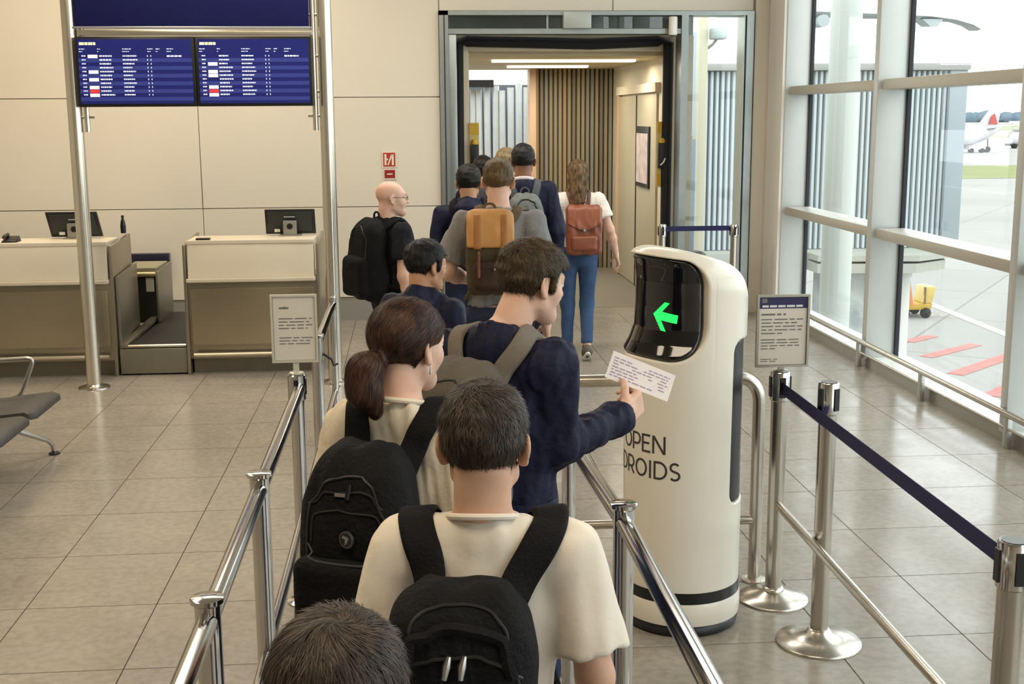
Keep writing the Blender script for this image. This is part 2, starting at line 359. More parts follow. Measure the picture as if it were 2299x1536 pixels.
# yellow sensor housings at both sides of the portal
for (xx, lab) in ((.685, 'yellow and black button box on left side of portal'), (2.655, 'yellow and black button box on right side of portal')):
    q = thing('control_box', lab, 'control box', (xx, 12.84, 1.3))
    YEL = mat('hazard_yellow', (196, 158, 40), .5)
    dx = .05
    build(MB().box(xx-dx, xx+dx, 12.842, 12.858, 1.30, 1.98), 'backing_plate', mat('plate_ochre', (198, 176, 108), .5), q)
    build(MB().box(xx-dx*.9, xx+dx*.9, 12.80, 12.843, 1.50, 1.76), 'housing', DARK, q, bevel=.008)
    build(MB().lathe([(.03, 0), (.034, .02), (.02, .05)], (xx, 12.81, 1.76), 14), 'beacon', YEL, q, smooth=True)
    bx('stripe', (xx-dx, xx+dx), (12.838, 12.843), (1.86, 1.98), YEL, q); bx('stripe', (xx-dx, xx+dx), (12.838, 12.843), (1.32, 1.44), YEL, q)
    build(MB().tube([(xx-.02, 12.795, 1.53), (xx+.01, 12.78, 1.56), (xx+.03, 12.795, 1.60)], .008, 8), 'cable_loop', WHITEPAINT, q, smooth=True)
# ------------------------------------------------------------------ outside: apron, jet bridge tunnel, aircraft, trees
AZ = -4.0
def apron_mat():
    m = mat('apron_concrete', (136, 134, 130), .85, var=.07, scale=.12, detail=6); n = m.node_tree.nodes; L = m.node_tree.links
    b = n['Principled BSDF']; tc = [k for k in n if k.type == 'TEX_COORD'][0]
    br = n.new('ShaderNodeTexBrick'); br.offset = 0; br.inputs['Scale'].default_value = 1; br.inputs['Brick Width'].default_value = 6; br.inputs['Row Height'].default_value = 6
    br.inputs['Mortar Size'].default_value = .035; br.inputs['Color1'].default_value = (1, 1, 1, 1); br.inputs['Color2'].default_value = (.93, .93, .92, 1); br.inputs['Mortar'].default_value = (.62, .6, .58, 1)
    mp = n.new('ShaderNodeMapping'); mp.inputs['Rotation'].default_value = (0, 0, .62); L.new(tc.outputs['Object'], mp.inputs[0]); L.new(mp.outputs[0], br.inputs[0])
    src = b.inputs['Base Color'].links[0].from_socket; mx = n.new('ShaderNodeMix'); mx.data_type = 'RGBA'; mx.blend_type = 'MULTIPLY'; mx.inputs[0].default_value = 1
    L.new(src, mx.inputs[6]); L.new(br.outputs[0], mx.inputs[7]); L.new(mx.outputs[2], b.inputs['Base Color']); return m
apron = struct(build(MB().box(-60, 700, -40, 900, AZ-.3, AZ), 'ground', apron_mat()), 'pale concrete apron in slabs')
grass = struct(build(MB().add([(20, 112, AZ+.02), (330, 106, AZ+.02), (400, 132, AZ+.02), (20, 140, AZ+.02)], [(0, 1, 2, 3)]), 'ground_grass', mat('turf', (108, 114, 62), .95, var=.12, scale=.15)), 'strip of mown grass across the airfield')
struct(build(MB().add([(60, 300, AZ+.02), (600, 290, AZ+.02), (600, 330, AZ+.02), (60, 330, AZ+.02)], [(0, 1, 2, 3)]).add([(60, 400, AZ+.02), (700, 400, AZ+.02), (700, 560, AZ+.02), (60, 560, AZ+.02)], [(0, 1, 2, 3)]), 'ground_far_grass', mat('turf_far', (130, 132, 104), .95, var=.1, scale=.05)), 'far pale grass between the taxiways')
RED = mat('apron_red_paint', (176, 98, 90), .8, var=.1, scale=1.2)
for (a, b, wd, lab) in (((13.3, 31.4), (14.3, 32.15), .35, 'short faded red ground stripe beside the bridge column'), ((12.9, 29.3), (14.9, 30.8), .35, 'faded red ground stripe in the middle of the apron'),
                        ((12.7, 27.2), (15.6, 29.7), .40, 'long faded red ground stripe crossing the slabs'), ((12.5, 24.95), (14.2, 26.6), .42, 'nearest faded red ground stripe by the window foot')):
    a = Vector((*a, AZ)); b = Vector((*b, AZ)); t = (b-a).normalized(); s_ = Vector((-t.y, t.x, 0))*wd*.5
    tag(build(MB().hexa([a-s_+Vector((0, 0, .004)), b-s_+Vector((0, 0, .004)), b+s_+Vector((0, 0, .004)), a+s_+Vector((0, 0, .004)), a-s_+Vector((0, 0, .012)), b-s_+Vector((0, 0, .012)), b+s_+Vector((0, 0, .012)), a+s_+Vector((0, 0, .012))]), 'ground_stripe', RED), lab, 'ground stripe', 'red apron stripes')
tag(build(MB().hexa([(16.5, 38.2, AZ+.004), (16.2, 31.4, AZ+.004), (16.5, 31.4, AZ+.004), (16.85, 38.2, AZ+.004), (16.5, 38.2, AZ+.012), (16.2, 31.4, AZ+.012), (16.5, 31.4, AZ+.012), (16.85, 38.2, AZ+.012)]), 'ground_line', mat('apron_white_paint', (176, 174, 166), .8)), 'thin pale painted line running across the apron', 'ground line')
# tunnel of the jet bridge, ribbed cladding
tun = thing('jet_bridge_tunnel', 'long pale blue ribbed jet bridge tunnel outside the windows', 'jet bridge', (6.9, 22, -.4))
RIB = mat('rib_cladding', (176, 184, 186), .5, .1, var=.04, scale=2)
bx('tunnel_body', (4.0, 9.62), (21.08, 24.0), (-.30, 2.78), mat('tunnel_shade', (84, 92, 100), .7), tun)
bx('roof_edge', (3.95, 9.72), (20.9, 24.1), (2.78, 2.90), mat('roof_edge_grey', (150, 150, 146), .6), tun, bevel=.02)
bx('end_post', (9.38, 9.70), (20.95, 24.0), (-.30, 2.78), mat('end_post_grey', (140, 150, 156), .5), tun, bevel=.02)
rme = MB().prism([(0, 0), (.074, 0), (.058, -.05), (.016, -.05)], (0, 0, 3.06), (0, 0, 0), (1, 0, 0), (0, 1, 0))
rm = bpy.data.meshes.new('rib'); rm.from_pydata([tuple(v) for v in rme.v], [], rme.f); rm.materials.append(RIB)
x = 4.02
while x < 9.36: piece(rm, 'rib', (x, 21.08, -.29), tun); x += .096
bx('underframe', (4.0, 9.2), (20.7, 23.6), (-.62, -.30), mat('underframe_white', (156, 158, 150), .6), tun, bevel=.03)
plat = MB(); pol = [(6.9, 20.2), (8.6, 20.0), (9.35, 20.5), (9.55, 21.2), (9.4, 22.2), (6.9, 22.4)]
plat.prism(pol, (0, 0, .10), (0, 0, -.42), (1, 0, 0), (0, 1, 0)); plat.prism([(p[0]*.97+.2, p[1]*.99+.2) for p in pol], (0, 0, .16), (0, 0, -.62), (1, 0, 0), (0, 1, 0))
build(plat, 'platform', mat('platform_cream', (164, 164, 154), .6), tun)
build(MB().lathe([(.24, 0), (.24, 3.2), (.27, 3.2), (.27, 3.5)], (8.66, 21.1, AZ), 24), 'support_column', mat('column_white', (206, 206, 200), .5), tun, smooth=True)
bx('service_stair', (7.2, 7.9), (20.6, 21.3), (-4, -.6), mat('stair_grey', (150, 156, 156), .6, rgb2=(190, 194, 190), scale=3), tun)
# round facade column just outside the glass
tag(build(MB().lathe([(.19, 0), (.19, 10.5)], (5.36, 15.0, AZ), 32), 'facade_column', mat('column_pale', (188, 194, 190), .45), smooth=True), 'tall round pale column just outside the windows', 'column')
# posts and frame seen through the side light of the gate
tag(bx('steel_post', (3.66, 3.80), (15.6, 15.76), (AZ, 5.2), mat('post_cream', (206, 200, 176), .6), bevel=.01), 'cream square steel post behind the gate side window', 'post')
cb = thing('cable_cabinet', 'grey blue equipment cabinet on pole behind the gate side window', 'cabinet', (3.52, 15.35, AZ))
build(MB().box(3.47, 3.575, 15.2, 15.5, .35, 1.75), 'cabinet_body', mat('cabinet_blue', (112, 128, 144), .5), cb, bevel=.01); build(MB().box(3.48, 3.575, 15.25, 15.45, 1.78, 3.05), 'upper_box', mat('cabinet_pale', (170, 184, 194), .5), cb, bevel=.01)
build(MB().tube([(3.52, 15.38, AZ), (3.52, 15.38, .36)], .04, 12), 'pole', GREYMETAL, cb, smooth=True)
fl = thing('floodlight', 'grey floodlight high outside behind the gate side window', 'floodlight', (3.88, 15.6, 2.95))
build(MB().box(3.82, 4.02, 15.5, 15.68, 2.98, 3.12), 'lamp_head', mat('flood_grey', (176, 186, 186), .4, .5), fl, bevel=.02); build(MB().tube([(3.78, 15.68, 2.85), (3.86, 15.62, 2.92), (3.92, 15.6, 3.0)], .02, 8), 'bracket', GREYMETAL, fl, smooth=True)
# yellow ground equipment
eq = thing('baggage_loader', 'yellow ground loader with tilted arm by the white bridge column', 'ground vehicle', (15.3, 35.3, AZ))
YV = mat('loader_yellow', (176, 142, 50), .5)
build(MB().hexa([(13.9, 35.1, AZ+.45), (15.7, 35.1, AZ+.45), (15.7, 36.6, AZ+.45), (13.9, 36.6, AZ+.45), (13.9, 35.1, AZ+.8), (15.8, 35.1, AZ+.8), (15.8, 36.6, AZ+.8), (13.9, 36.6, AZ+.8)]), 'chassis', YV, eq, bevel=.05)
build(MB().hexa([(15.2, 35.1, AZ+.8), (15.75, 35.1, AZ+.8), (15.75, 36.4, AZ+.8), (15.2, 36.4, AZ+.8), (15.35, 35.1, AZ+1.7), (15.95, 35.1, AZ+1.7), (15.95, 36.4, AZ+1.7), (15.35, 36.4, AZ+1.7)]), 'cab', mat('loader_pale', (190, 168, 96), .5), eq, bevel=.06)
build(MB().box(15.28, 15.36, 35.05, 35.2, AZ+.8, AZ+1.7), 'cab_pillar', mat('loader_brown', (120, 88, 50), .6), eq)
build(MB().tube([(14.6, 35.2, AZ+.7), (14.35, 35.2, AZ+2.5)], [.14, .07], 8), 'lift_arm', mat('loader_arm', (190, 122, 70), .6), eq)
for (xx, yy) in ((14.2, 35.1), (15.4, 35.1), (14.2, 36.6), (15.4, 36.6)):
    build(MB().tube([(xx, yy-.1, AZ+.28), (xx, yy+.1, AZ+.28)], .28, 16), 'wheel', RUBBER, eq, smooth=True)
for o_ in list(eq.children):
    for v in o_.data.vertices: v.co = Vector((0.05, -.1, 0)) + (v.co - Vector((.05, -.1, 0)))*.55
# far airliner, tail towards the camera
pl = thing('airliner', 'white airliner with red marked tail parked far out on the apron', 'airplane', (86, 186, AZ))
PW = mat('aircraft_white', (190, 188, 190), .45)
body = MB(); pts = [(92.9, 188, -.3), (91.6, 187.5, -.55), (89.5, 187, -1.0), (87, 186.4, -1.35), (83, 185.5, -1.5), (60, 181, -1.5), (52, 179.4, -1.7), (49, 178.8, -2.0)]
build(body.tube(pts, [.15, .55, 1.15, 1.65, 1.85, 1.85, 1.3, .3], 20), 'fuselage', PW, pl, smooth=True)
build(MB().hexa([(88.4, 186.5, .1), (92.0, 187.4, .1), (92.0, 187.7, .1), (88.4, 186.8, .1), (91.6, 187.2, 4.3), (92.7, 187.5, 4.5), (92.7, 187.6, 4.5), (91.6, 187.3, 4.3)]), 'tail_fin', PW, pl, bevel=.05)
build(MB().hexa([(90.2, 186.72, .3), (91.8, 187.1, .3), (91.8, 187.3, .3), (90.2, 186.9, .3), (90.6, 186.80, 1.5), (91.2, 186.98, 1.9), (91.2, 187.1, 1.9), (90.6, 186.95, 1.5)]), 'tail_emblem', mat('emblem_red', (170, 66, 60), .5), pl)
build(MB().hexa([(89.3, 187, -.5), (91.6, 187.4, -.3), (90.8, 184, -.2), (90.0, 184, -.2), (89.3, 187, -.35), (91.6, 187.4, -.15), (90.8, 184, -.08), (90.0, 184, -.08)]), 'tailplane', PW, pl)
build(MB().tube([(89.8, 186, -1.9), (89.9, 186, -3.3)], .09, 8), 'gear_leg', DARK, pl); build(MB().tube([(89.75, 185.6, -3.55), (89.75, 186.4, -3.55)], .44, 14), 'wheel', RUBBER, pl, smooth=True)
build(MB().box(86.0, 88.6, 184, 186.2, -3.5, -2.9), 'belly_cart', mat('cart_grey', (196, 194, 198), .6), pl)
for xx in (86.4, 88.1): build(MB().tube([(xx, 183.9, -3.65), (xx, 184.6, -3.65)], .35, 12), 'wheel', RUBBER, pl, smooth=True)
tr = thing('tank_truck', 'white service truck with dark cab far out by the right frame edge', 'truck', (105, 206, AZ))
build(MB().tube([(103.2, 205, AZ+1.6), (103.5, 205, AZ+1.6), (106.2, 205.6, AZ+1.6), (106.5, 205.6, AZ+1.6)], [.8, 1.1, 1.1, .8], 16), 'tank', PW, tr, smooth=True)
build(MB().box(106.5, 108.4, 204.6, 206.6, AZ+.5, AZ+2.3), 'cab', mat('truck_dark', (70, 72, 78), .5), tr, bevel=.2)
for xx in (103.6, 105.4, 107.5): build(MB().tube([(xx, 204.3, AZ+.4), (xx, 204.9, AZ+.4)], .45, 12), 'wheel', RUBBER, tr, smooth=True)
build(MB().box(102.8, 108.4, 204.6, 206.4, AZ+.45, AZ+.8), 'chassis', mat('truck_dark', (70, 72, 78)), tr)
tag(build(MB().box(144, 149, 285, 288, AZ, AZ+1.6).box(145, 148, 285.2, 287.8, AZ+1.6, AZ+2.3), 'service_van', mat('van_grey', (150, 146, 140), .6), bevel=.3), 'grey van driving beyond the airliner tail', 'van')
# wing of the aircraft at the gate, above the tunnel
wing = thing('gate_aircraft', 'pale aircraft at the gate, its curved wing tip above the tunnel roof', 'airplane', (6, 36, AZ))
build(MB().tube([(-16, 36.4, 3.3), (-13, 36.4, 3.4), (6, 36.2, 3.6), (9, 36.2, 3.8), (11.5, 36.2, 4.2)], [.6, 1.9, 1.9, 1.5, .4], 24), 'fuselage', mat('gate_aircraft_cream', (240, 236, 222), .5), wing, smooth=True)
for xx in (-8, 3): build(MB().tube([(xx, 36.2, 1.9), (xx, 36.2, AZ+.5)], .12, 10), 'gear_leg', DARK, wing); build(MB().tube([(xx, 35.8, AZ+.55), (xx, 36.6, AZ+.55)], .55, 18), 'wheel', RUBBER, wing, smooth=True)
wp = [(8.0, 4.75), (10.6, 4.70), (12.4, 4.62), (13.6, 4.56), (14.3, 4.46), (14.75, 4.33), (14.98, 4.20)]
wm = MB(); vs = []; th = [.24, .20, .15, .12, .08, .05, .03]
for (xx, zz), t in zip(wp, th): vs += [(xx, 31.75, zz-t*.3), (xx, 32.0, zz-t), (xx, 32.5, zz), (xx, 32.0, zz+t*.25)]
fs = [(0, 1, 2, 3), (24, 27, 26, 25)]
for i in range(6):
    for k in range(4): fs.append((i*4+k, i*4+(k+1) % 4, i*4+4+(k+1) % 4, i*4+4+k))
build(wm.add(vs, fs), 'wing_panel', mat('wing_grey', (176, 184, 184), .5), wing, smooth=True)
build(MB().hexa([(13.62, 31.8, 4.26), (13.8, 31.8, 4.26), (13.8, 32.4, 4.3), (13.62, 32.4, 4.3), (13.4, 31.8, 4.46), (13.95, 31.8, 4.46), (13.95, 32.4, 4.46), (13.4, 32.4, 4.46)]), 'flap_fairing', mat('fairing_grey', (160, 168, 170), .5), wing)
build(MB().tube([(10.7, 31.6, 4.4), (10.7, 33.0, 4.4)], [.16, .12], 14), 'engine_pylon', mat('fairing_grey', (160, 168, 170)), wing, smooth=True)
# far tree line, each crown clump a tree
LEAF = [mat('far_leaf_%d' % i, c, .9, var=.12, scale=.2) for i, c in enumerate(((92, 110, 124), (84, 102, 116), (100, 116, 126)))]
def crown(name, cx, cy, cz, r, h, m, label):
    mb = MB(); rg = random.Random(int(cx*10)); n = 12; prof = [(.02, 0), (.75, .1), (1.0, .35), (.92, .62), (.6, .88), (.05, 1.0)]
    vs = []; fs = []
    for i, (pr, pz) in enumerate(prof):
        for k in range(n): a = 2*math.pi*k/n; q = r*pr*rg.uniform(.8, 1.15); vs.append((cx+q*math.cos(a), cy+q*.6*math.sin(a), cz+h*(pz+rg.uniform(-.05, .05))))
    for i in range(len(prof)-1):
        for k in range(n): fs.append((i*n+k, i*n+(k+1) % n, (i+1)*n+(k+1) % n, (i+1)*n+k))
    o = build(mb.add(vs, fs), name, m, smooth=70); return tag(o, label, 'tree', 'trees along the horizon')
for i in range(18):
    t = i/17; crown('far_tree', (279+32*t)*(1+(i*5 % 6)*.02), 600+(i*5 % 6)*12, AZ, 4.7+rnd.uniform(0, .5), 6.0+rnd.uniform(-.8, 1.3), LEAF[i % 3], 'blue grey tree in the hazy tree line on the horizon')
for (xx, ww, hh, lab) in ((266, 30, 1.0, 'long low white hangar before the tree line'), (285.5, 4, 1.6, 'small white shed before the tree line by the right frame edge')):
    hg = thing('hangar', lab, 'building', (xx, 560, AZ)); build(MB().box(xx-ww/2, xx+ww/2, 556, 566, AZ, AZ+hh), 'wall', mat('hangar_white', (236, 234, 228), .7), hg)
    build(MB().prism([(-ww/2-.3, 0), (ww/2+.3, 0), (ww/2, .5), (-ww/2, .5)], (0, 11, 0), (xx, 555.5, AZ+hh)), 'roof', mat('hangar_roof', (206, 208, 206), .7), hg)
# ------------------------------------------------------------------ flight information gantry
gy = 9.5
gan = thing('display_gantry', 'steel gantry on two tall poles carrying the blue sign and flight screens', 'gantry', (-1.55, gy, 0))
POLE = mat('pole_steel', (208, 202, 188), .22, .9, var=.05, scale=3, stretch=(1, 1, .1))
for px in (-2.459, -.605):
    build(MB().lathe([(.055, 0), (.055, 4.45)], (px, gy, 0), 32), 'pole', POLE, gan, smooth=True)
    build(MB().lathe([(.12, 0), (.118, .008), (.07, .016), (.06, .03)], (px, gy, .0005), 32), 'base_plate', STEEL, gan, smooth=True)
    s_ = 1 if px < -1 else -1
    build(MB().tube([(px+s_*.085, gy-.01, 1.95), (px+s_*.085, gy-.01, 4.4)], .021, 14), 'hanger_tube', POLE, gan, smooth=True)
    for z in (2.06, 2.24, 2.50, 2.80):
        build(MB().tube([(px+s_*.03, gy-.01, z), (px+s_*.14, gy-.01, z)], .012, 10), 'bracket', STEEL, gan, smooth=True)
bx('crossbar', (-2.40, -.69), (gy-.05, gy+.03), (2.645, 2.69), POLE, gan, bevel=.006)
bx('sign_panel', (-2.405, -.715), (gy-.05, gy+.02), (2.712, 3.4), mat('sign_navy', (20, 22, 74), .6, var=.03, spec=.15), gan, bevel=.004)
bx('sign_trim', (-2.415, -.705), (gy-.055, gy+.02), (2.697, 2.712), mat('trim_silver', (196, 198, 204), .3, .8), gan, bevel=.002)
SCR = mat('screen_blue', (22, 30, 100), .25, emit=.22); SCR2 = mat('screen_row', (48, 58, 128), .25, emit=.2)
SCRT = mat('screen_text', (206, 212, 228), .4, emit=.5); SCRY = mat('screen_title', (206, 204, 170), .4, emit=.6)
def flight_screen(x0, x1, label, seed):
    t = thing('flight_screen', label, 'screen', ((x0+x1)/2, gy-.06, 2.13), 'flight information screens'); rg = random.Random(seed)
    z0, z1 = 2.132, 2.637; yf = gy-.115
    build(MB().box(x0, x1, yf, gy-.045, z0, z1), 'housing', DARK, t, bevel=.008)
    sx0, sx1, sz0, sz1 = x0+.022, x1-.022, z0+.022, z1-.02
    build(MB().box(sx0, sx1, yf-.003, yf, sz0, sz1), 'display', SCR, t); y = yf-.004
    W = sx1-sx0; rows = 12; rh = (sz1-sz0)*.72/rows; zt = sz1-(sz1-sz0)*.235
    for r in range(rows):
        if r % 2: build(MB().box(sx0, sx1, y, y+.001, zt-(r+1)*rh, zt-r*rh), 'row_band', SCR2, t)
    tx = MB(); yy = y-.0005
    def words(xa, xb, z, h, cw):
        x = xa
        while x < xb:
            wd = rg.uniform(.6, 2.2)*cw; wd = min(wd, xb-x); tx.box(x, x+wd, yy-.0006, yy, z-h, z); x += wd+cw*.35
    for (u, v) in ((.0, .06), (.16, .2), (.38, .47), (.60, .66), (.675, .72), (.77, .84)):
        words(sx0+W*(u+.01), sx0+W*v, sz1-(sz1-sz0)*.145, .006, .012); words(sx0+W*(u+.01), sx0+W*(v-.02), sz1-(sz1-sz0)*.185, .005, .010)
    for r in range(11):
        z = zt-r*rh-rh*.22
        words(sx0+W*.03, sx0+W*.065, z, rh*.3, .008); words(sx0+W*.185, sx0+W*rg.uniform(.26, .31), z, rh*.36, .010)
        words(sx0+W*.39, sx0+W*rg.uniform(.47, .52), z, rh*.34, .009)
        for u in (.605, .635): tx.box(sx0+W*u, sx0+W*u+.006, yy-.0006, yy, z-rh*.4, z)
    words(sx0+W*.78, sx0+W*.91, zt-rh*.25, rh*.4, .012)
    o = build(tx, 'screen_text', SCRT, t); o['kind'] = 'stuff'
    tt = MB(); x = sx0+.012
    for wd in (.035, .022, .03, .018): tt.box(x, x+wd, yy-.0006, yy, sz1-.042, sz1-.022); x += wd+.004
    build(tt, 'screen_title', SCRY, t)
    lw = mat('logo_white', (238, 236, 238), .4, emit=.8); lr = mat('logo_red', (190, 44, 48), .4, emit=.6); lp = mat('logo_pink', (236, 208, 200), .4, emit=.7)
    for r in range(11):
        q = rg.random()
        if seed == 3: m = {0: lw, 4: lw, 6: lw, 8: lp, 9: lr, 10: lp}.get(r)
        else: m = {2: lw, 4: lw, 5: lw, 8: lw, 9: lr, 10: lw}.get(r)
        if m is None: continue
        z = zt-r*rh; a = sx0+W*.085; build(MB().box(a, a+W*.085, yy-.0012, yy-.0002, z-rh*.92, z-rh*.08), 'airline_mark', m, t)
    return t
flight_screen(-2.403, -1.546, 'left of the two blue flight information screens on the gantry', 3)
flight_screen(-1.542, -.697, 'right of the two blue flight information screens on the gantry', 5)

# ------------------------------------------------------------------ check-in counters
CW = mat('counter_cream', (222, 212, 192), .4, var=.015); CS = mat('counter_steel', (156, 148, 130), .3, .85, var=.06, scale=2, stretch=(1, 1, .3), bump=.01, bscale=60)
CSD = mat('counter_steel_dark', (120, 114, 100), .4, .7, var=.05)
def counter(x0, x1, label):
    t = thing('check_in_counter', label, 'counter', ((x0+x1)/2, 10.2, 0), 'check-in counters'); yf = 9.92
    build(MB().box(x0+.02, x1-.02, yf+.06, 10.55, 0, .125), 'plinth', CSD, t)
    build(MB().box(x0, x1, yf+.02, 10.6, .125, .76), 'body', CS, t, bevel=.004)
    build(MB().box(x0+.03, x1-.03, yf+.005, yf+.021, .24, .70), 'front_panel', mat('counter_panel', (168, 158, 136), .27, .88, var=.08, scale=1.4, stretch=(1, 1, .3)), t, bevel=.004)
    build(MB().hexa([(x0+.02, yf-.02, .785), (x1-.02, yf-.02, .785), (x1-.02, yf+.09, .785), (x0+.02, yf+.09, .785), (x0+.02, yf+.02, 1.055), (x1-.02, yf+.02, 1.055), (x1-.02, yf+.09, 1.055), (x0+.02, yf+.09, 1.055)]), 'upstand_panel', CW, t, bevel=.004)
    build(MB().box(x0+.01, x1-.01, yf-.06, yf+.10, .755, .785), 'ledge', mat('ledge_cream', (206, 196, 176), .35), t, bevel=.008)
    build(MB().box(x0+.015, x1-.015, yf+.01, yf+.42, 1.055, 1.085), 'top', CW, t, bevel=.005)
    build(MB().tube([(x0+.04, yf-.035, .165), (x1-.04, yf-.035, .165)], .017, 14), 'kick_rail', mat('rail_cream', (206, 196, 172), .3, .6), t, smooth=True)
    for xs_ in (x0-.02, x1-.005):
        build(MB().hexa([(xs_, yf-.02, 0), (xs_+.025, yf-.02, 0), (xs_+.025, 10.62, 0), (xs_, 10.62, 0), (xs_, yf+.01, 1.05), (xs_+.025, yf+.01, 1.05), (xs_+.025, 10.62, 1.09), (xs_, 10.62, 1.09)]), 'side_panel', CS, t, bevel=.004)
    return t
counter(-5.6, -2.385, 'long cream and steel check-in counter left of the baggage belt')
counter(-1.795, -.755, 'shorter cream and steel check-in counter right of the baggage belt')
def desk_monitor(cx, y, tilt, label):
    t = thing('desk_monitor', label, 'monitor', (cx, y, 1.086), 'counter monitors'); w2, z0, z1 = .205, 1.096, 1.30
    sk = tilt
    P = lambda x, yy, z: (cx+x+sk*(z-1.1), yy, z)
    build(MB().hexa([P(-w2, y, z0), P(w2, y, z0), P(w2, y+.03, z0), P(-w2, y+.03, z0), P(-w2, y-.02, z1), P(w2, y-.02, z1), P(w2, y+.01, z1), P(-w2, y+.01, z1)]), 'back_shell', mat('monitor_black', (30, 31, 32), .4), t, bevel=.006)
    build(MB().hexa([P(-w2*.88, y-.008, z0+.02), P(w2*.88, y-.008, z0+.02), P(w2*.88, y+.005, z0+.02), P(-w2*.88, y+.005, z0+.02), P(-w2*.88, y-.03, z1-.02), P(w2*.88, y-.03, z1-.02), P(w2*.88, y-.015, z1-.02), P(-w2*.88, y-.015, z1-.02)]), 'inner_back', mat('monitor_dark', (44, 45, 44), .5), t, bevel=.004)
    build(MB().box(cx-.055, cx+.055, y-.085, y-.045, 1.0855, 1.21), 'stand', mat('stand_grey', (150, 148, 140), .4, .4), t, bevel=.006)
    build(MB().tube([(cx, y-.09, 1.165), (cx, y-.084, 1.165)], .024, 16), 'stand_hole', DARK, t)
    build(MB().box(cx-.05, cx+.04, y-.045, y-.04, 1.235, 1.244), 'maker_plate', mat('plate_grey', (176, 176, 170), .4), t)
    build(MB().box(cx-.13, cx-.085, y-.038, y-.03, 1.115, 1.14), 'sticker', WHITEPAINT, t)
    build(MB().box(cx-.09, cx+.09, y-.1, y+.08, 1.0855, 1.094), 'foot', mat('stand_grey', (150, 148, 140)), t, bevel=.003)
    return t
desk_monitor(-2.72, 10.3, -.18, 'black desk monitor seen from behind on the left counter')
desk_monitor(-.985, 10.3, -.02, 'black desk monitor seen from behind on the right counter')
tag(bx('card_reader', (-1.71, -1.60), (9.96, 10.03), (1.0855, 1.10), DARK, bevel=.004), 'flat black pad lying on the right counter top', 'card reader')
ph = thing('desk_phone', 'dark desk telephone at the left end of the long counter', 'telephone', (-3.17, 10.05, 1.0855))
build(MB().hexa([(-3.23, 9.98, 1.0855), (-3.11, 9.98, 1.0855), (-3.11, 10.12, 1.0855), (-3.23, 10.12, 1.0855), (-3.22, 9.99, 1.10), (-3.12, 9.99, 1.10), (-3.12, 10.11, 1.13), (-3.22, 10.11, 1.13)]), 'phone_base', DARK, ph, bevel=.004); build(MB().tube([(-3.21, 10.0, 1.125), (-3.21, 10.06, 1.137), (-3.21, 10.11, 1.14)], .014, 8), 'handset', mat('handset_grey', (58, 54, 52), .5), ph, smooth=True)
tag(build(MB().box(-3.36, -3.262, 9.96, 9.975, 1.0855, 1.36), 'acrylic_screen', mat('acrylic_white', (214, 212, 206), .3)), 'upright pale acrylic card at the left frame edge on the counter', 'desk card')

# ------------------------------------------------------------------ baggage belt between the counters
cv = thing('baggage_conveyor', 'steel baggage belt with black rubber surface between the two counters', 'conveyor', (-2.08, 10.5, 0))
CG = mat('conveyor_steel', (142, 138, 126), .36, .8, var=.05)
build(MB().box(-2.352, -1.822, 9.93, 10.02, .012, .215), 'front_cover', CG, cv, bevel=.006)
build(MB().hexa([(-2.35, 10.02, .02), (-1.82, 10.02, .02), (-1.82, 11.6, .02), (-2.35, 11.6, .02), (-2.35, 10.02, .21), (-1.82, 10.02, .21), (-1.82, 11.6, .26), (-2.35, 11.6, .26)]), 'frame', CSD, cv)
build(MB().hexa([(-2.30, 9.98, .216), (-1.83, 9.98, .216), (-1.83, 11.45, .265), (-2.30, 11.45, .265), (-2.30, 9.98, .23), (-1.83, 9.98, .23), (-1.83, 11.45, .28), (-2.30, 11.45, .28)]), 'belt', mat('belt_black', (34, 35, 35), .6, bump=.1, bscale=120), cv)
build(MB().tube([(-2.31, 9.97, .232), (-1.83, 9.97, .232)], .014, 12), 'front_roller', POLE, cv, smooth=True)
build(MB().hexa([(-2.352, 9.95, .22), (-2.29, 9.95, .22), (-2.24, 11.0, .29), (-2.30, 11.0, .29), (-2.352, 9.95, .255), (-2.29, 9.95, .255), (-2.24, 11.0, .325), (-2.30, 11.0, .325)]), 'side_rail', CG, cv, bevel=.004)
build(MB().hexa([(-2.36, 9.96, .05), (-2.335, 9.96, .05), (-2.335, 10.66, .05), (-2.36, 10.66, .05), (-2.36, 9.96, .80), (-2.335, 9.96, .80), (-2.335, 10.66, .835), (-2.36, 10.66, .835)]), 'side_guard', CG, cv, bevel=.003)
build(MB().hexa([(-2.235, 10.9, .27), (-2.215, 10.9, .27), (-2.215, 11.55, .27), (-2.235, 11.55, .27), (-2.235, 10.9, .72), (-2.215, 10.9, .72), (-2.215, 11.55, .74), (-2.235, 11.55, .74)]), 'side_guard', CG, cv, bevel=.003)
build(MB().box(-2.52, -2.24, 10.98, 11.2, .26, .66), 'hatch', mat('hatch_dark', (52, 50, 44), .5, .4), cv)
build(MB().tube([(-2.5, 10.92, .70), (-2.225, 10.92, .70)], .022, 14), 'end_roller', mat('roller_brass', (196, 180, 140), .3, .6), cv, smooth=True)
build(MB().box(-2.53, -2.24, 10.95, 11.5, .68, .75), 'top_plate', mat('topplate_olive', (150, 146, 120), .5), cv)
build(MB().box(-2.33, -2.26, 10.955, 10.965, .54, .665), 'paper_tag', WHITEPAINT, cv)
tag(bx('wall_hatch', (-2.95, -2.40), (12.40, 12.487), (.60, .72), mat('hatch_navy', (30, 28, 50), .4), bevel=.006), 'dark navy strip hatch low on the wall behind the belt', 'hatch')
bt = thing('spray_bottle', 'small dark bottle standing at the end of the left counter', 'bottle', (-2.335, 10.35, .8))
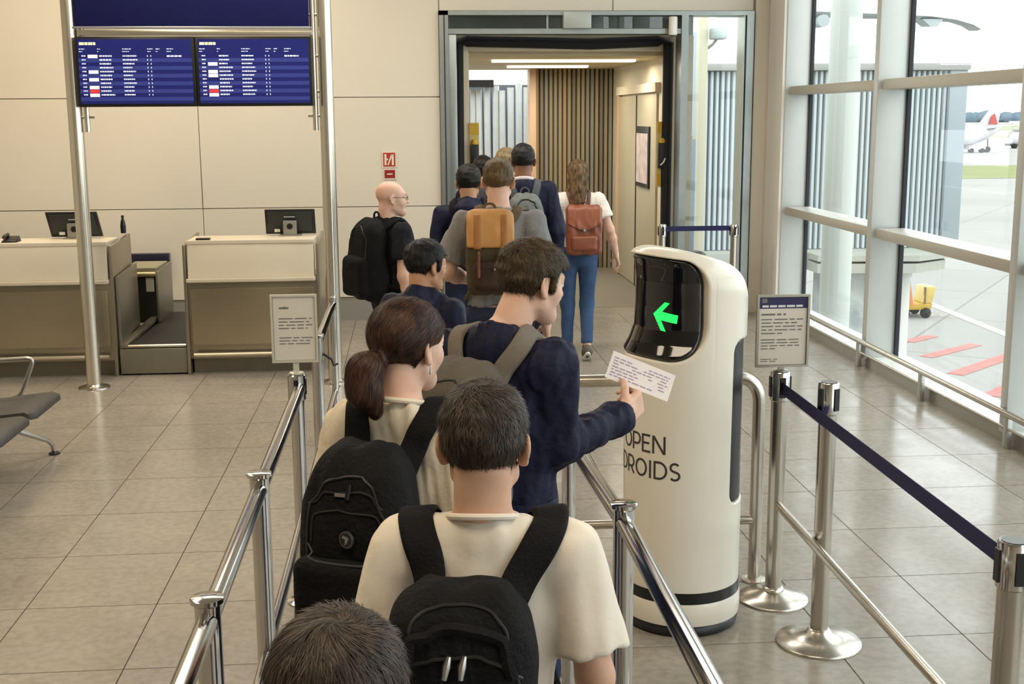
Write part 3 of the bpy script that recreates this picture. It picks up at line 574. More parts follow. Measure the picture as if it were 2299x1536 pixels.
build(MB().lathe([(.022, 0), (.024, .06), (.018, .1), (.01, .12), (.012, .15)], (-2.42, 10.62, 1.092), 14), 'bottle_body', DARK, bt, smooth=True); bt.location = (-2.42, 10.62, 1.092); bt.children[0].location = (0, 0, 0)
bt.children[0].data.transform(Matrix.Translation(Vector((-2.335+2.42, 10.35-10.62, .8-1.092))))

# ------------------------------------------------------------------ wall signs
ws = thing('fire_sign', 'red and white fire equipment sign, upper of the wall pair', 'sign', (-.195, 12.486, 1.55))
build(MB().box(-.262, -.118, 12.478, 12.487, 1.545, 1.705), 'plate', mat('sign_white', (232, 216, 196), .5), ws); build(MB().box(-.25, -.13, 12.475, 12.479, 1.557, 1.693), 'red_field', mat('sign_red', (176, 52, 36), .5), ws)
mk = MB(); mk.box(-.238, -.218, 12.472, 12.476, 1.57, 1.68).box(-.218, -.20, 12.472, 12.476, 1.62, 1.635).box(-.165, -.145, 12.472, 12.476, 1.57, 1.68); mk.prism([(-.21, 1.57), (-.195, 1.57), (-.155, 1.68), (-.17, 1.68)], (0, .004, 0), (0, 12.472, 0))
build(mk, 'pictogram', mat('sign_white', (232, 216, 196)), ws)
w2 = thing('fire_sign', 'small dark red plate, lower of the wall pair', 'sign', (-.19, 12.486, 1.43))
build(MB().box(-.248, -.128, 12.478, 12.487, 1.425, 1.53), 'plate', mat('sign_white', (232, 216, 196)), w2); build(MB().box(-.24, -.136, 12.475, 12.479, 1.44, 1.522), 'red_field', mat('sign_darkred', (142, 34, 28), .5), w2); build(MB().box(-.215, -.16, 12.472, 12.476, 1.475, 1.487), 'arrow_bar', mat('sign_white', (232, 216, 196)), w2)

# ------------------------------------------------------------------ tube railings of the queue lane
def bend(pts, r, n=6):   # rounded polyline
    out = [Vector(pts[0])]
    for a, b, c in zip(pts, pts[1:], pts[2:]):
        a, b, c = Vector(a), Vector(b), Vector(c); u = (a-b).normalized(); v = (c-b).normalized()
        for i in range(n+1):
            t = i/n; out.append((b+u*r)*(1-t)**2 + b*2*t*(1-t) + (b+v*r)*t*t)
    out.append(Vector(pts[-1])); return out
LX = -.468
lr = thing('queue_railing', 'chrome tube railing with capped posts along the left side of the queue', 'railing', (LX, 4, 0))
def rpost(t, x, y, h, r=.029, cap=.038, slot=False):
    build(MB().lathe([(.075, 0), (.075, .006), (r+.012, .012), (r, .02), (r, h-.03)], (x, y, .0005), 28), 'post', CHROME, t, smooth=True)
    if slot:
        build(MB().lathe([(.034, 0), (.038, .004), (.038, .105), (.034, .11)], (x, y, h-.11), 28), 'belt_head', CHROME, t, smooth=True)
        build(MB().box(x-.009, x+.009, y-.0405, y-.03, h-.085, h-.02), 'belt_slot', DARK, t); build(MB().box(x+.03, x+.0395, y-.01, y+.01, h-.085, h-.02), 'belt_slot', DARK, t)
    else: build(MB().lathe([(r, 0), (r+.001, .018), (cap, .024), (cap, .034), (cap*.93, .036)], (x, y, h-.036), 28), 'post_cap', CHROME, t, smooth=True)
for y in (5.99, 3.605, 2.63, 1.35): rpost(lr, LX, y, 1.0)
rpost(lr, LX-.014, 5.04, 1.0, .03, slot=True)
rpost(lr, LX, 7.28, 1.0, .02, .022)
def rrail(t, x, ya, yb, za, zb=None, r=.0245, xb=None):
    build(MB().tube([(x, ya, za), (x if xb is None else xb, yb, za if zb is None else zb)], r, 18), 'rail', CHROME, t, smooth=True)
for (a, b) in ((7.28, 5.99), (5.0, 3.605), (3.605, 2.63), (2.63, 1.35)): rrail(lr, LX, a, b, .945)
for (a, b) in ((7.28, 5.99), (5.99, 5.04), (5.04, 3.605), (3.605, 2.63), (2.63, 1.35)): rrail(lr, LX, a, b, .42, r=.018)
hk = build(MB().tube([(LX+.03, 5.99, .90), (LX+.07, 5.99, .87), (LX+.08, 5.99, .84), (LX+.10, 5.99, .85)], .006, 8), 'belt_hook', DARK, lr, smooth=True)
RXX = .572
rr = thing('queue_railing', 'chrome tube railing with capped post between the queue and the robot', 'railing', (RXX, 2.8, 0))
rpost(rr, RXX, 3.2, 1.0); rpost(rr, .53, 4.05, .985, .024, .03); rpost(rr, RXX, 1.25, 1.0)
rrail(rr, .535, 4.05, 3.2, .945, xb=RXX); rrail(rr, RXX, 3.2, 1.25, .945); rrail(rr, .535, 4.05, 3.2, .42, r=.018, xb=RXX); rrail(rr, RXX, 3.2, 1.25, .42, r=.018)

# hoop barrier behind the robot
hp = thing('hoop_barrier', 'steel hoop barrier with rounded corner behind the robot', 'barrier', (1.0, 5.085, 0))
build(MB().tube(bend([(.45, 5.085, 0), (.45, 5.085, .93), (1.50, 5.085, .93), (1.50, 5.085, 0)], .12, 8), .028, 18), 'hoop', STEEL, hp, smooth=True)
build(MB().tube([(.46, 5.085, .285), (1.49, 5.085, .285)], .021, 14), 'cross_tube', STEEL, hp, smooth=True)
for xx in (.45, 1.50): build(MB().lathe([(.055, 0), (.055, .008), (.03, .012)], (xx, 5.085, .0005), 24), 'foot_plate', STEEL, hp, smooth=True)

# ------------------------------------------------------------------ belt stanchions
def stanchion(x, y, h, label, br=.16, ang=0, group='belt stanchions by the windows'):
    t = thing('belt_stanchion', label, 'stanchion', (x, y, 0), group)
    build(MB().lathe([(br, 0), (br, .006), (br*.97, .012), (br*.6, .024), (br*.3, .042), (.044, .055), (.0355, .06)], (x, y, .0005), 48), 'base', STEEL, t, smooth=60)
    build(MB().lathe([(.0345, .05), (.0345, h-.11)], (x, y, 0), 28), 'post', STEEL, t, smooth=True)
    build(MB().lathe([(.035, h-.125), (.0405, h-.12), (.0405, h-.006), (.037, h)], (x, y, 0), 28), 'belt_head', CHROME, t, smooth=True)
    build(MB().lathe([(.032, h), (.029, h-.004)], (x, y, .0016), 24), 'top_recess', mat('recess_grey', (120, 120, 118), .4, .6), t)
    for k in range(4):
        a = ang + k*math.pi/2; c, s = math.cos(a), math.sin(a); u = Vector((c, s, 0)); v = Vector((-s, c, 0)); o = Vector((x, y, 0))
        pts = [o+u*du+v*dv+Vector((0, 0, z)) for z in (h-.105, h-.02) for (du, dv) in ((.030, -.014), (.0445, -.012), (.0445, .012), (.030, .014))]
        build(MB().hexa(pts), 'belt_slot', DARK, t)
    return t
A = Vector((1.521, 4.865, 0)); Cc = Vector((1.488, 2.80, 0))
dAC = math.atan2(Cc.y-A.y, Cc.x-A.x)
stA = stanchion(A.x, A.y, 1.0, 'steel belt stanchion under the framed notice beside the robot', .15, ang=dAC)
stB = stanchion(1.572, 4.42, 1.05, 'free steel belt stanchion standing just behind the blue belt', .167, ang=dAC+.5)
stC = stanchion(Cc.x, Cc.y, 1.0, 'nearest steel belt stanchion cut by the right frame edge', ang=dAC)
def belt(p, q, z, label, wd=.05, group=None):
    d = (q-p).normalized(); s_ = Vector((-d.y, d.x, 0))*.0012; a = p+d*.045; b = q-d*.045
    o = build(MB().hexa([a-s_+Vector((0, 0, z-wd/2)), b-s_+Vector((0, 0, z-wd/2)), b+s_+Vector((0, 0, z-wd/2)), a+s_+Vector((0, 0, z-wd/2)), a-s_+Vector((0, 0, z+wd/2)), b-s_+Vector((0, 0, z+wd/2)), b+s_+Vector((0, 0, z+wd/2)), a+s_+Vector((0, 0, z+wd/2))]), 'queue_belt', NAVYBELT)
    return tag(o, label, 'belt', group)
belt(A, Cc, .935, 'navy retractable belt stretched toward the camera on the right')
tag(build(MB().tube([A+Vector((.0, -.036, .43)), Cc+Vector((0, .036, .43))], .017, 16), 'lower_rail', STEEL, smooth=True), 'long steel tube rail below the navy belt', 'rail')
D1, D2 = Vector((2.50, 12.0, 0)), Vector((3.226, 12.0, 0))
stanchion(D1.x, D1.y, .98, 'dark topped stanchion before the right gate jamb, left of the pair', .15, group='belt stanchions by the gate'); stanchion(D2.x, D2.y, .97, 'stanchion before the gate side window, right of the pair', .15, group='belt stanchions by the gate')
belt(D1, D2, .935, 'short navy belt across the gate side window', .05)

# ------------------------------------------------------------------ framed notices on stanchion tops
def notice(x0, x1, z0, z1, y, zpost, px, label, dark):
    t = thing('notice_frame', label, 'notice', ((x0+x1)/2, y, z0)); rg = random.Random(5)
    FRM = mat('frame_silver', (172, 168, 156), .3, .8) if dark else mat('frame_clear', (208, 204, 190), .3, .2)
    f = MB(); b = .009
    f.box(x0, x0+b, y-.012, y+.004, z0, z1).box(x1-b, x1, y-.012, y+.004, z0, z1).box(x0+b, x1-b, y-.012, y+.004, z0, z0+b).box(x0+b, x1-b, y-.012, y+.004, z1-b, z1)
    build(f, 'frame', FRM, t); build(MB().box(x0+b, x1-b, y-.002, y+.003, z0+b, z1-b), 'back_plate', FRM, t)
    build(MB().box(x0+b+.002, x1-b-.002, y-.005, y-.0021, z0+b+.001, z1-b-.002), 'sheet', mat('notice_paper', (216, 208, 196), .6), t)
    build(MB().box(px-.012, px+.012, y-.006, y+.004, zpost+.0, z0), 'neck', FRM, t); build(MB().lathe([(.03, 0), (.03, .006), (.01, .01)], (px, y, zpost+.001), 16), 'clamp', FRM, t, smooth=True)
    W = x1-x0; tl = MB()
    INK = mat('print_grey', (112, 108, 108), .7)
    if dark:
        build(MB().box(x0+b+.002, x1-b-.002, y-.0058, y-.005, z1-b-.048, z1-b-.002), 'header_band', mat('header_navy', (40, 36, 84), .5), t)
        hd = MB(); text_lines(hd, x0+.022, x1-.03, z1-b-.034, 1, .016, y-.006, rg, .55, 1, .012); build(hd, 'header_print', mat('print_white', (220, 218, 226), .6), t)
        build(MB().box(x0+.02, x0+.042, y-.0066, y-.0058, z1-b-.024, z1-b-.006), 'emblem', mat('emblem_olive', (110, 112, 110), .5), t)
        text_lines(tl, x0+.02, x0+W*.55, z1-.078, 1, .014, y-.0055, rg, .5, 1); text_lines(tl, x0+.02, x1-.025, z1-.1, 5, .0145, y-.0055, rg, .30, .5); text_lines(tl, x0+.02, x1-.03, z1-.185, 4, .0125, y-.0055, rg, .30, .35)
        text_lines(tl, x0+.02, x0+W*.45, z0+.035, 2, .009, y-.0055, rg, .3, .8)
    else:
        text_lines(tl, x0+.035, x0+.085, z1-.052, 1, .012, y-.0055, rg, .6, 1, .018); tl.prism([(0, 0), (.008, .006), (.004, .012), (-.004, .012), (-.008, .006)], (0, .0006, 0), (x0+.058, y-.006, z1-.062))
        text_lines(tl, x0+.032, x1-.02, z1-.098, 4, .0135, y-.0055, rg, .28, .85); text_lines(tl, x0+.032, x1-.02, z1-.178, 3, .0125, y-.0055, rg, .28, .9)
    o = build(tl, 'printed_lines', INK, t); o['kind'] = 'stuff'
    return t
notice(-.578, -.388, 1.05, 1.334, 5.04, 1.0, LX-.014, 'white printed notice on the left railing post before the counter', False)
notice(1.412, 1.633, 1.02, 1.322, 4.865, 1.0, 1.521, 'silver framed notice with navy header right of the robot', True)

# ------------------------------------------------------------------ beam seating cut by the left frame edge
bn = thing('beam_seat', 'grey beam seating with steel arm loop cut by left frame edge', 'bench', (-2.5, 7.1, 0))
SEATM = mat('seat_grey', (60, 57, 54), .55, var=.05, scale=20, bump=.05, bscale=200)
ALU = mat('seat_alu', (186, 184, 178), .28, .9)
def seat_pad(y0, y1):
    vs = []; fs = []; prof = [(-2.10, .43), (-2.13, .447), (-2.25, .435), (-2.45, .415), (-2.62, .42), (-2.70, .47), (-2.78, .62), (-2.84, .80), (-2.86, .84)]
    n = len(prof)
    for k, (yy, inset) in enumerate(((y0, .03), (y0+.03, 0), (y1-.03, 0), (y1, .03))):
        for i, (x, z) in enumerate(prof): vs.append((x-(inset if i < 3 else 0), yy, z-(.004 if inset else 0)))
    o = len(vs)
    for k, (yy, inset) in enumerate(((y0, .03), (y0+.03, 0), (y1-.03, 0), (y1, .03))):
        for i, (x, z) in enumerate(prof):
            q = (i-4)/4; vs.append((x-(inset if i < 3 else 0)-(.03 if i > 5 else 0), yy, z-(.03 if i <= 5 else .01)))
    for b in (0, o):
        for k in range(3):
            for i in range(n-1): fs.append((b+k*n+i, b+k*n+i+1, b+(k+1)*n+i+1, b+(k+1)*n+i))
    for k in range(3): fs.append((k*n, (k+1)*n, o+(k+1)*n, o+k*n)); fs.append((k*n+n-1, o+k*n+n-1, o+(k+1)*n+n-1, (k+1)*n+n-1))
    for i in range(n-1): fs.append((i, o+i, o+i+1, i+1)); fs.append((3*n+i, 3*n+i+1, o+3*n+i+1, o+3*n+i))
    return MB().add(vs, fs)
build(seat_pad(6.83, 7.36), 'seat', SEATM, bn, smooth=50); build(seat_pad(6.22, 6.75), 'seat', SEATM, bn, smooth=50)
build(MB().box(-2.58, -2.50, 6.0, 7.5, .33, .39), 'beam', ALU, bn, bevel=.008)
build(MB().tube(bend([(-2.54, 7.42, .38), (-2.60, 7.42, .62), (-2.26, 7.42, .64), (-2.36, 7.42, .40), (-2.5, 7.42, .38)], .05), .013, 12), 'arm_loop', ALU, bn, smooth=True)
for s_ in (-.02, .03): build(MB().tube([(-2.54, 7.10+s_, .35), (-2.40, 7.3+s_*.7, .24), (-2.25, 7.52, .10), (-2.235, 7.56, .06), (-2.23, 7.57, .015)], [.02, .017, .014, .014, .014], 10), 'leg', ALU, bn, smooth=True)
build(MB().tube([(-2.54, 7.10, .35), (-2.85, 7.0, .08), (-2.87, 7.0, .015)], .016, 10), 'leg', ALU, bn, smooth=True)
for (xx, yy) in ((-2.23, 7.57), (-2.87, 7.0)): build(MB().lathe([(.035, 0), (.035, .008), (.018, .018)], (xx, yy, .0005), 16), 'foot', DARK, bn, smooth=True)
# ------------------------------------------------------------------ implicit-surface toolkit (organic shapes as one continuous mesh)
f32 = np.float32
def A3(*p): return np.array(p, dtype=f32)
def sphere(c, r): c = A3(*c); return lambda P: np.sqrt(((P-c)**2).sum(1)) - r
def ell(c, r, R=None):
    c = A3(*c); r = A3(*r)
    def f(P):
        q = P-c
        if R is not None: q = q @ R
        k0 = np.sqrt(((q/r)**2).sum(1)); k1 = np.sqrt(((q/(r*r))**2).sum(1)) + 1e-9
        return np.where(k0 < 1e-6, -r.min(), k0*(k0-1)/k1)
    return f
def cone(a, b, ra, rb, sq=None):
    """capsule with two radii; sq = (axis vector, factor) squashes it along an axis"""
    a = A3(*a); b = A3(*b); ba = b-a; L2 = float((ba*ba).sum()) + 1e-12
    if sq is not None: ax = np.array(sq[0], f32); ax = ax/np.linalg.norm(ax); k = f32(1/sq[1]-1)
    def f(P):
        q = P-a
        h = np.clip((q@ba)/L2, 0, 1); d = q - h[:, None]*ba
        if sq is not None: d = d + (d@ax)[:, None]*ax*k
        return np.sqrt((d*d).sum(1)) - (ra+(rb-ra)*h)
    return f
def rbox(c, h, r, R=None):
    c = A3(*c); h = A3(*h) - r
    def f(P):
        q = P-c
        if R is not None: q = q @ R
        q = np.abs(q)-h
        return np.sqrt((np.maximum(q, 0)**2).sum(1)) + np.minimum(q.max(1), 0) - r
    return f
def plane(p, n):   # negative on the side opposite to n
    p = A3(*p); n = np.array(n, f32); n = n/np.linalg.norm(n); return lambda P: (P-p)@n
def smin(a, b, k):
    h = np.clip(.5+.5*(b-a)/k, 0, 1); return b*(1-h)+a*h-k*h*(1-h)
def smax(a, b, k): return -smin(-a, -b, k)
def union(fs, k=.03):
    def f(P):
        d = fs[0](P)
        for g in fs[1:]:
            if isinstance(g, tuple): d = smin(d, g[0](P), g[1])
            else: d = smin(d, g(P), k)
        return d
    return f
def inter(a, b, k=.004): return lambda P: smax(a(P), b(P), k)
def cut(a, b, k=.004): return lambda P: smax(a(P), -b(P), k)
def off(a, t): return lambda P: a(P)-t
def wob(a, amp, fr, seed=0, st=(1, 1, 1)):
    """adds soft folds to a surface"""
    rg = np.random.default_rng(seed); D = rg.normal(size=(5, 3)).astype(f32)*fr*np.array(st, f32); ph = rg.random(5).astype(f32)*6.28
    def f(P):
        s = np.zeros(len(P), f32)
        for i in range(5): s += np.sin(P@D[i]+ph[i] + 1.3*np.sin(P@D[(i+2) % 5]*.6))
        return a(P) - amp*s/2.2
    return f
def local(f, c, r, m=.06):
    """evaluate a costly shape only near its centre"""
    c = A3(*c)
    def g(P):
        d = np.sqrt(((P-c)**2).sum(1)) - r; k = d < m
        if k.any(): d = d.astype(f32); d[k] = f(P[k])
        return d
    return g
def grad(f, P, e=.0015):
    g = np.empty_like(P)
    for i in range(3):
        d = np.zeros(3, f32); d[i] = e; g[:, i] = f(P+d)-f(P-d)
    return g/(np.linalg.norm(g, axis=1, keepdims=True)+1e-9)
def polygonize(f, lo, hi, h, project=2):
    """naive surface nets; only cells near the surface are sampled finely"""
    lo = np.array(lo, f32); hi = np.array(hi, f32); B = 8
    n = (np.ceil((hi-lo)/h/B).astype(int))*B + 1
    nb = (n-1)//B
    g = np.stack(np.meshgrid(*[np.arange(k) for k in nb], indexing='ij'), -1).reshape(-1, 3)
    cen = lo + (g+.5).astype(f32)*(B*h)
    dc = f(cen.astype(f32)); act = np.abs(dc) < B*h*1.35
    D = np.empty(tuple(n), f32)
    coarse = np.where(dc < 0, -1.0, 1.0).astype(f32).reshape(tuple(nb))
    D[:-1, :-1, :-1] = coarse.repeat(B, 0).repeat(B, 1).repeat(B, 2); D[-1] = 1; D[:, -1] = 1; D[:, :, -1] = 1
    k = np.arange(B+1); loc = np.stack(np.meshgrid(k, k, k, indexing='ij'), -1).reshape(-1, 3)
    ga = g[act]
    M_ = np.zeros(tuple(n), bool)
    for a in ga: M_[a[0]*B:a[0]*B+B+1, a[1]*B:a[1]*B+B+1, a[2]*B:a[2]*B+B+1] = True
    I = np.argwhere(M_)
    for s in range(0, len(I), 400000):
        J = I[s:s+400000]; D[J[:, 0], J[:, 1], J[:, 2]] = f((lo + J.astype(f32)*h).astype(f32))
    S = D < 0
    c = S[:-1, :-1, :-1].astype(np.int8)
    tot = np.zeros(c.shape, np.int8)
    for dx in (0, 1):
        for dy in (0, 1):
            for dz in (0, 1): tot += S[dx:n[0]-1+dx, dy:n[1]-1+dy, dz:n[2]-1+dz]
    cells = np.argwhere((tot > 0) & (tot < 8))
    idx = np.full(c.shape, -1, np.int64); idx[cells[:, 0], cells[:, 1], cells[:, 2]] = np.arange(len(cells))
    acc = np.zeros((len(cells), 3), f32); num = np.zeros(len(cells), f32)
    cor = [(0,0,0),(1,0,0),(0,1,0),(1,1,0),(0,0,1),(1,0,1),(0,1,1),(1,1,1)]
    val = [D[cells[:, 0]+q[0], cells[:, 1]+q[1], cells[:, 2]+q[2]] for q in cor]
    for i in range(8):
        for ax in range(3):
            if cor[i][ax] == 0:
                q = list(cor[i]); q[ax] = 1; j = cor.index(tuple(q)); a, b = val[i], val[j]
                m = (a < 0) != (b < 0); t = np.where(m, a/np.where(m, a-b, 1), 0)
                for d in range(3): acc[:, d] += np.where(m, cor[i][d] + (t if d == ax else 0), 0)
                num += m
    V = lo + (cells + acc/np.maximum(num, 1)[:, None])*h
    V = V.astype(f32)
    for _ in range(project):
        d = np.clip(f(V), -h*.5, h*.5); V = (V - grad(f, V)*d[:, None]).astype(f32)
    quads = []
    for ax in range(3):
        s0 = [slice(1, n[d]-1) for d in range(3)]; s0[ax] = slice(0, n[ax]-1); s1 = list(s0); s1[ax] = slice(1, n[ax])
        a, b = S[tuple(s0)], S[tuple(s1)]
        e = np.argwhere(a != b); fl = a[e[:, 0], e[:, 1], e[:, 2]]
        base = e.copy(); o1, o2 = (ax+1) % 3, (ax+2) % 3
        for d in range(3):
            if d != ax: base[:, d] += 1
        def at(u, v):
            q = base.copy(); q[:, o1] -= u; q[:, o2] -= v; return idx[q[:, 0], q[:, 1], q[:, 2]]
        Q = np.stack([at(1, 1), at(0, 1), at(0, 0), at(1, 0)], 1)
        Q[~fl] = Q[~fl][:, ::-1]; quads.append(Q)
    Q = np.concatenate(quads); Q = Q[(Q >= 0).all(1)]
    return V, Q
def np_mesh(name, V, Q):
    me = bpy.data.meshes.new(name); k = Q.shape[1]
    me.vertices.add(len(V)); me.vertices.foreach_set('co', np.ascontiguousarray(V, dtype=f32).ravel())
    me.loops.add(Q.size); me.loops.foreach_set('vertex_index', np.ascontiguousarray(Q, dtype=np.int32).ravel())
    me.polygons.add(len(Q)); me.polygons.foreach_set('loop_start', np.arange(0, Q.size, k, dtype=np.int32)); me.polygons.foreach_set('loop_total', np.full(len(Q), k, dtype=np.int32))
    me.polygons.foreach_set('use_smooth', np.ones(len(Q), bool)); me.update(calc_edges=True); me.validate(); return me
def np_obj(name, V, Q, m, parent=None, T=None, mi=None):
    """T maps local points to world; the object keeps the parent's base as origin"""
    W = V if T is None else T(V)
    if parent is not None: offv = np.array(wloc(parent))
    else: offv = np.array([(W[:, 0].min()+W[:, 0].max())/2, (W[:, 1].min()+W[:, 1].max())/2, W[:, 2].min()])
    me = np_mesh(name, W-offv, Q)
    o = link(name, me, m, parent, origin=None if parent is not None else Vector(offv))
    if mi is not None: me.polygons.foreach_set('material_index', np.asarray(mi, np.int32))
    return o
# ------------------------------------------------------------------ white guide robot
RC = Vector((1.085, 4.735, 0)); RF = math.radians(205)     # place and heading of its face
rob = thing('guide_robot', 'tall white guide robot with black visor and green arrow beside the railing', 'robot', RC)
RW = mat('robot_white', (234, 228, 214), .28, var=.008, scale=2, coat=.35)
RB = mat('robot_black_gloss', (12, 12, 15), .06, coat=.6)
RBM = mat('robot_black_satin', (24, 24, 27), .35)
cF, sF = math.cos(RF), math.sin(RF)
def rT(V):      # robot space: +X is the face direction, Y its left, Z up
    return np.stack([RC.x + V[:, 0]*cF - V[:, 1]*sF, RC.y + V[:, 0]*sF + V[:, 1]*cF, V[:, 2]], 1)
def rad(z): return .236 + .008*np.clip((z-.3)/1.0, 0, 1)
def r_solid(P):
    d = np.sqrt(P[:, 0]**2 + P[:, 1]**2) - rad(P[:, 2])
    top = (P[:, 2] - (1.515 + .27*P[:, 0]))*.965
    return smax(smax(d, top, .13), .115-P[:, 2], .012)
def vis2d(P, grow=0.0):       # outline of the visor on the unrolled shell
    th = np.arctan2(P[:, 1], P[:, 0]); u = th*.24; v = P[:, 2] - 1.303 - .0*u
    hw, hh = .306+grow, .197+grow
    # straighter along the top, rounder at the bottom
    rr2 = np.where(v > 0, .095, .165)
    qx = np.abs(u)-(hw-rr2); qy = np.abs(v - .02*np.cos(u*6))-(hh-rr2)
    return np.sqrt(np.maximum(qx, 0)**2+np.maximum(qy, 0)**2) + np.minimum(np.maximum(qx, qy), 0) - rr2
def visprof(z):
    return np.interp(z, [1.09, 1.11, 1.14, 1.18, 1.235, 1.32, 1.42, 1.48, 1.52], [.236, .243, .243, .222, .203, .199, .197, .203, .214]).astype(f32)
def shell(P):
    r = np.sqrt(P[:, 0]**2+P[:, 1]**2)
    cav = smax(smax(vis2d(P), .150-r, .01), -P[:, 0]-.06, .01)
    d = smax(r_solid(P), -cav, .010)
    th = np.arctan2(P[:, 1], -P[:, 0])           # angle from the rear
    back = np.maximum(np.abs(th)*.24 - .318, np.abs(P[:, 2]-.86)-.33)
    q = np.sqrt(np.maximum(np.abs(th)*.24-.268, 0)**2 + np.maximum(np.abs(P[:, 2]-.86)-.28, 0)**2) - .05
    d = smax(d, -np.maximum(q, .222-r), .006)
    seam = np.maximum(np.abs(np.abs(np.arctan2(P[:, 1], P[:, 0])*.24) - .335) - .0013, .236-r)
    return np.maximum(d, -np.where(P[:, 2] > .6, seam, 1))
V, Q = polygonize(shell, (-.27, -.27, .09), (.27, .27, 1.62), .0055, 2)
np_obj('shell', V, Q, RW, rob, rT)
def visor(P):
    r = np.sqrt(P[:, 0]**2+P[:, 1]**2)
    return np.maximum(np.maximum(smax(r - visprof(P[:, 2]), vis2d(P, -.0015), .016), .14-r), -P[:, 0]-.055)
V, Q = polygonize(visor, (-.09, -.26, 1.07), (.26, .26, 1.54), .0045, 2)
np_obj('visor', V, Q, RB, rob, rT)
def backp(P):
    r = np.sqrt(P[:, 0]**2+P[:, 1]**2); th = np.arctan2(P[:, 1], -P[:, 0])
    q = np.sqrt(np.maximum(np.abs(th)*.24-.267, 0)**2 + np.maximum(np.abs(P[:, 2]-.86)-.279, 0)**2) - .049
    return smax(np.maximum(q, .19-r), r-.231, .006)
V, Q = polygonize(backp, (-.26, -.26, .5), (.12, .26, 1.22), .008, 2)
np_obj('rear_panel', V, Q, RBM, rob, rT)
def ring(name, prof, m):
    mb = MB().lathe(prof, (RC.x, RC.y, 0), 72); return build(mb, name, m, rob, smooth=50)
ring('base_ring', [(.20, .004), (.232, .008), (.236, .03), (.225, .045)], RBM)
ring('skirt', [(.225, .045), (.24, .05), (.243, .07), (.243, .13), (.238, .142)], RW)
ring('stripe', [(.232, .142), (.239, .143), (.239, .188), (.232, .189)], mat('robot_stripe', (14, 14, 16), .3))
ring('top_lidar', [(.07, 1.47), (.075, 1.475), (.075, 1.512), (.06, 1.52)], RBM)
def wrap(u, z, r):       # point on the shell: arc length u to the robot's left, height z
    th = u/.24; return np.array([r*math.cos(th), r*math.sin(th), z])
def wrap_mesh(name, strokes, m, r, th=.0012, zoff=0):
    mb = MB()
    for a in strokes:                       # a: list of quads in (u, z)
        P = [wrap(u, z, rad(np.array(z))+.0004 if r is None else r(z)) for (u, z) in a]; n = np.array([wrap(u, z, 1.0)*[1, 1, 0] for (u, z) in a])
        W = rT(np.concatenate([np.array(P), np.array(P)+n*th])); k = len(a)
        mb.add(W, [tuple(range(k, 2*k))] + [(i, (i+1) % k, (i+1) % k+k, i+k) for i in range(k)])
    return build(mb, name, m, rob)
def stroke(pts, w):      # polyline with width -> quads
    q = []; n = len(pts); L_ = []; R_ = []
    for i in range(n):
        a = np.array(pts[max(i-1, 0)]); b = np.array(pts[min(i+1, n-1)]); t = (b-a)/(np.linalg.norm(b-a)+1e-9); p = np.array(pts[i]); s = np.array([-t[1], t[0]])*w/2
        L_.append(p+s); R_.append(p-s)
    for i in range(n-1): q.append([tuple(L_[i]), tuple(R_[i]), tuple(R_[i+1]), tuple(L_[i+1])])
    return q
def arc(cx, cy, rx, ry, a0, a1, n=14): return [(cx+rx*math.cos(math.radians(a0+(a1-a0)*i/n)), cy+ry*math.sin(math.radians(a0+(a1-a0)*i/n))) for i in range(n+1)]
def seg(a, b, n=3): return [(a[0]+(b[0]-a[0])*i/n, a[1]+(b[1]-a[1])*i/n) for i in range(n+1)]
GL = {'O': (.84, [arc(.42, .5, .37, .45, 0, 360, 28)]), 'P': (.66, [seg((.06, 0), (.06, 1)), seg((.06, .955), (.36, .955)) + arc(.36, .66, .26, .295, 90, -90) + seg((.36, .365), (.06, .365))]),
      'E': (.60, [seg((.06, 0), (.06, 1)), seg((.06, .955), (.56, .955)), seg((.06, .52), (.50, .52)), seg((.06, .045), (.58, .045))]), 'N': (.80, [seg((.06, 0), (.06, 1)), seg((.08, .98), (.70, .02), 5), seg((.72, 0), (.72, 1))]),
      'D': (.80, [seg((.06, 0), (.06, 1)), seg((.06, .955), (.32, .955)) + arc(.32, .5, .42, .455, 90, -90, 18) + seg((.32, .045), (.06, .045))]), 'R': (.70, [seg((.06, 0), (.06, 1)), seg((.06, .955), (.36, .955)) + arc(.36, .66, .26, .295, 90, -90) + seg((.36, .365), (.06, .365)), seg((.36, .36), (.64, 0))]),
      'I': (.24, [seg((.12, 0), (.12, 1))]), 'S': (.62, [arc(.31, .735, .23, .22, 35, 270, 14) + arc(.31, .27, .25, .225, 90, -145, 14)])}
def text_on(word, u_left, z0, hgt, gap=.10):
    q = []; x = 0
    for ch in word:
        wd, st = GL[ch]
        for s in st: q += stroke(s, .115)
        x0 = x; x += wd+gap
        q_new = q; 
        for i in range(len(q)):
            if isinstance(q[i], list): q[i] = ('done', [(u_left + (x0+p[0])*hgt, z0+p[1]*hgt) for p in q[i]])
    return [t[1] for t in q]
INKR = mat('robot_lettering', (58, 54, 52), .5)
wrap_mesh('lettering_open', text_on('OPEN', -.077, .752, .072), INKR, None)
wrap_mesh('lettering_droids', text_on('DROIDS', -.112, .650, .072), INKR, None)
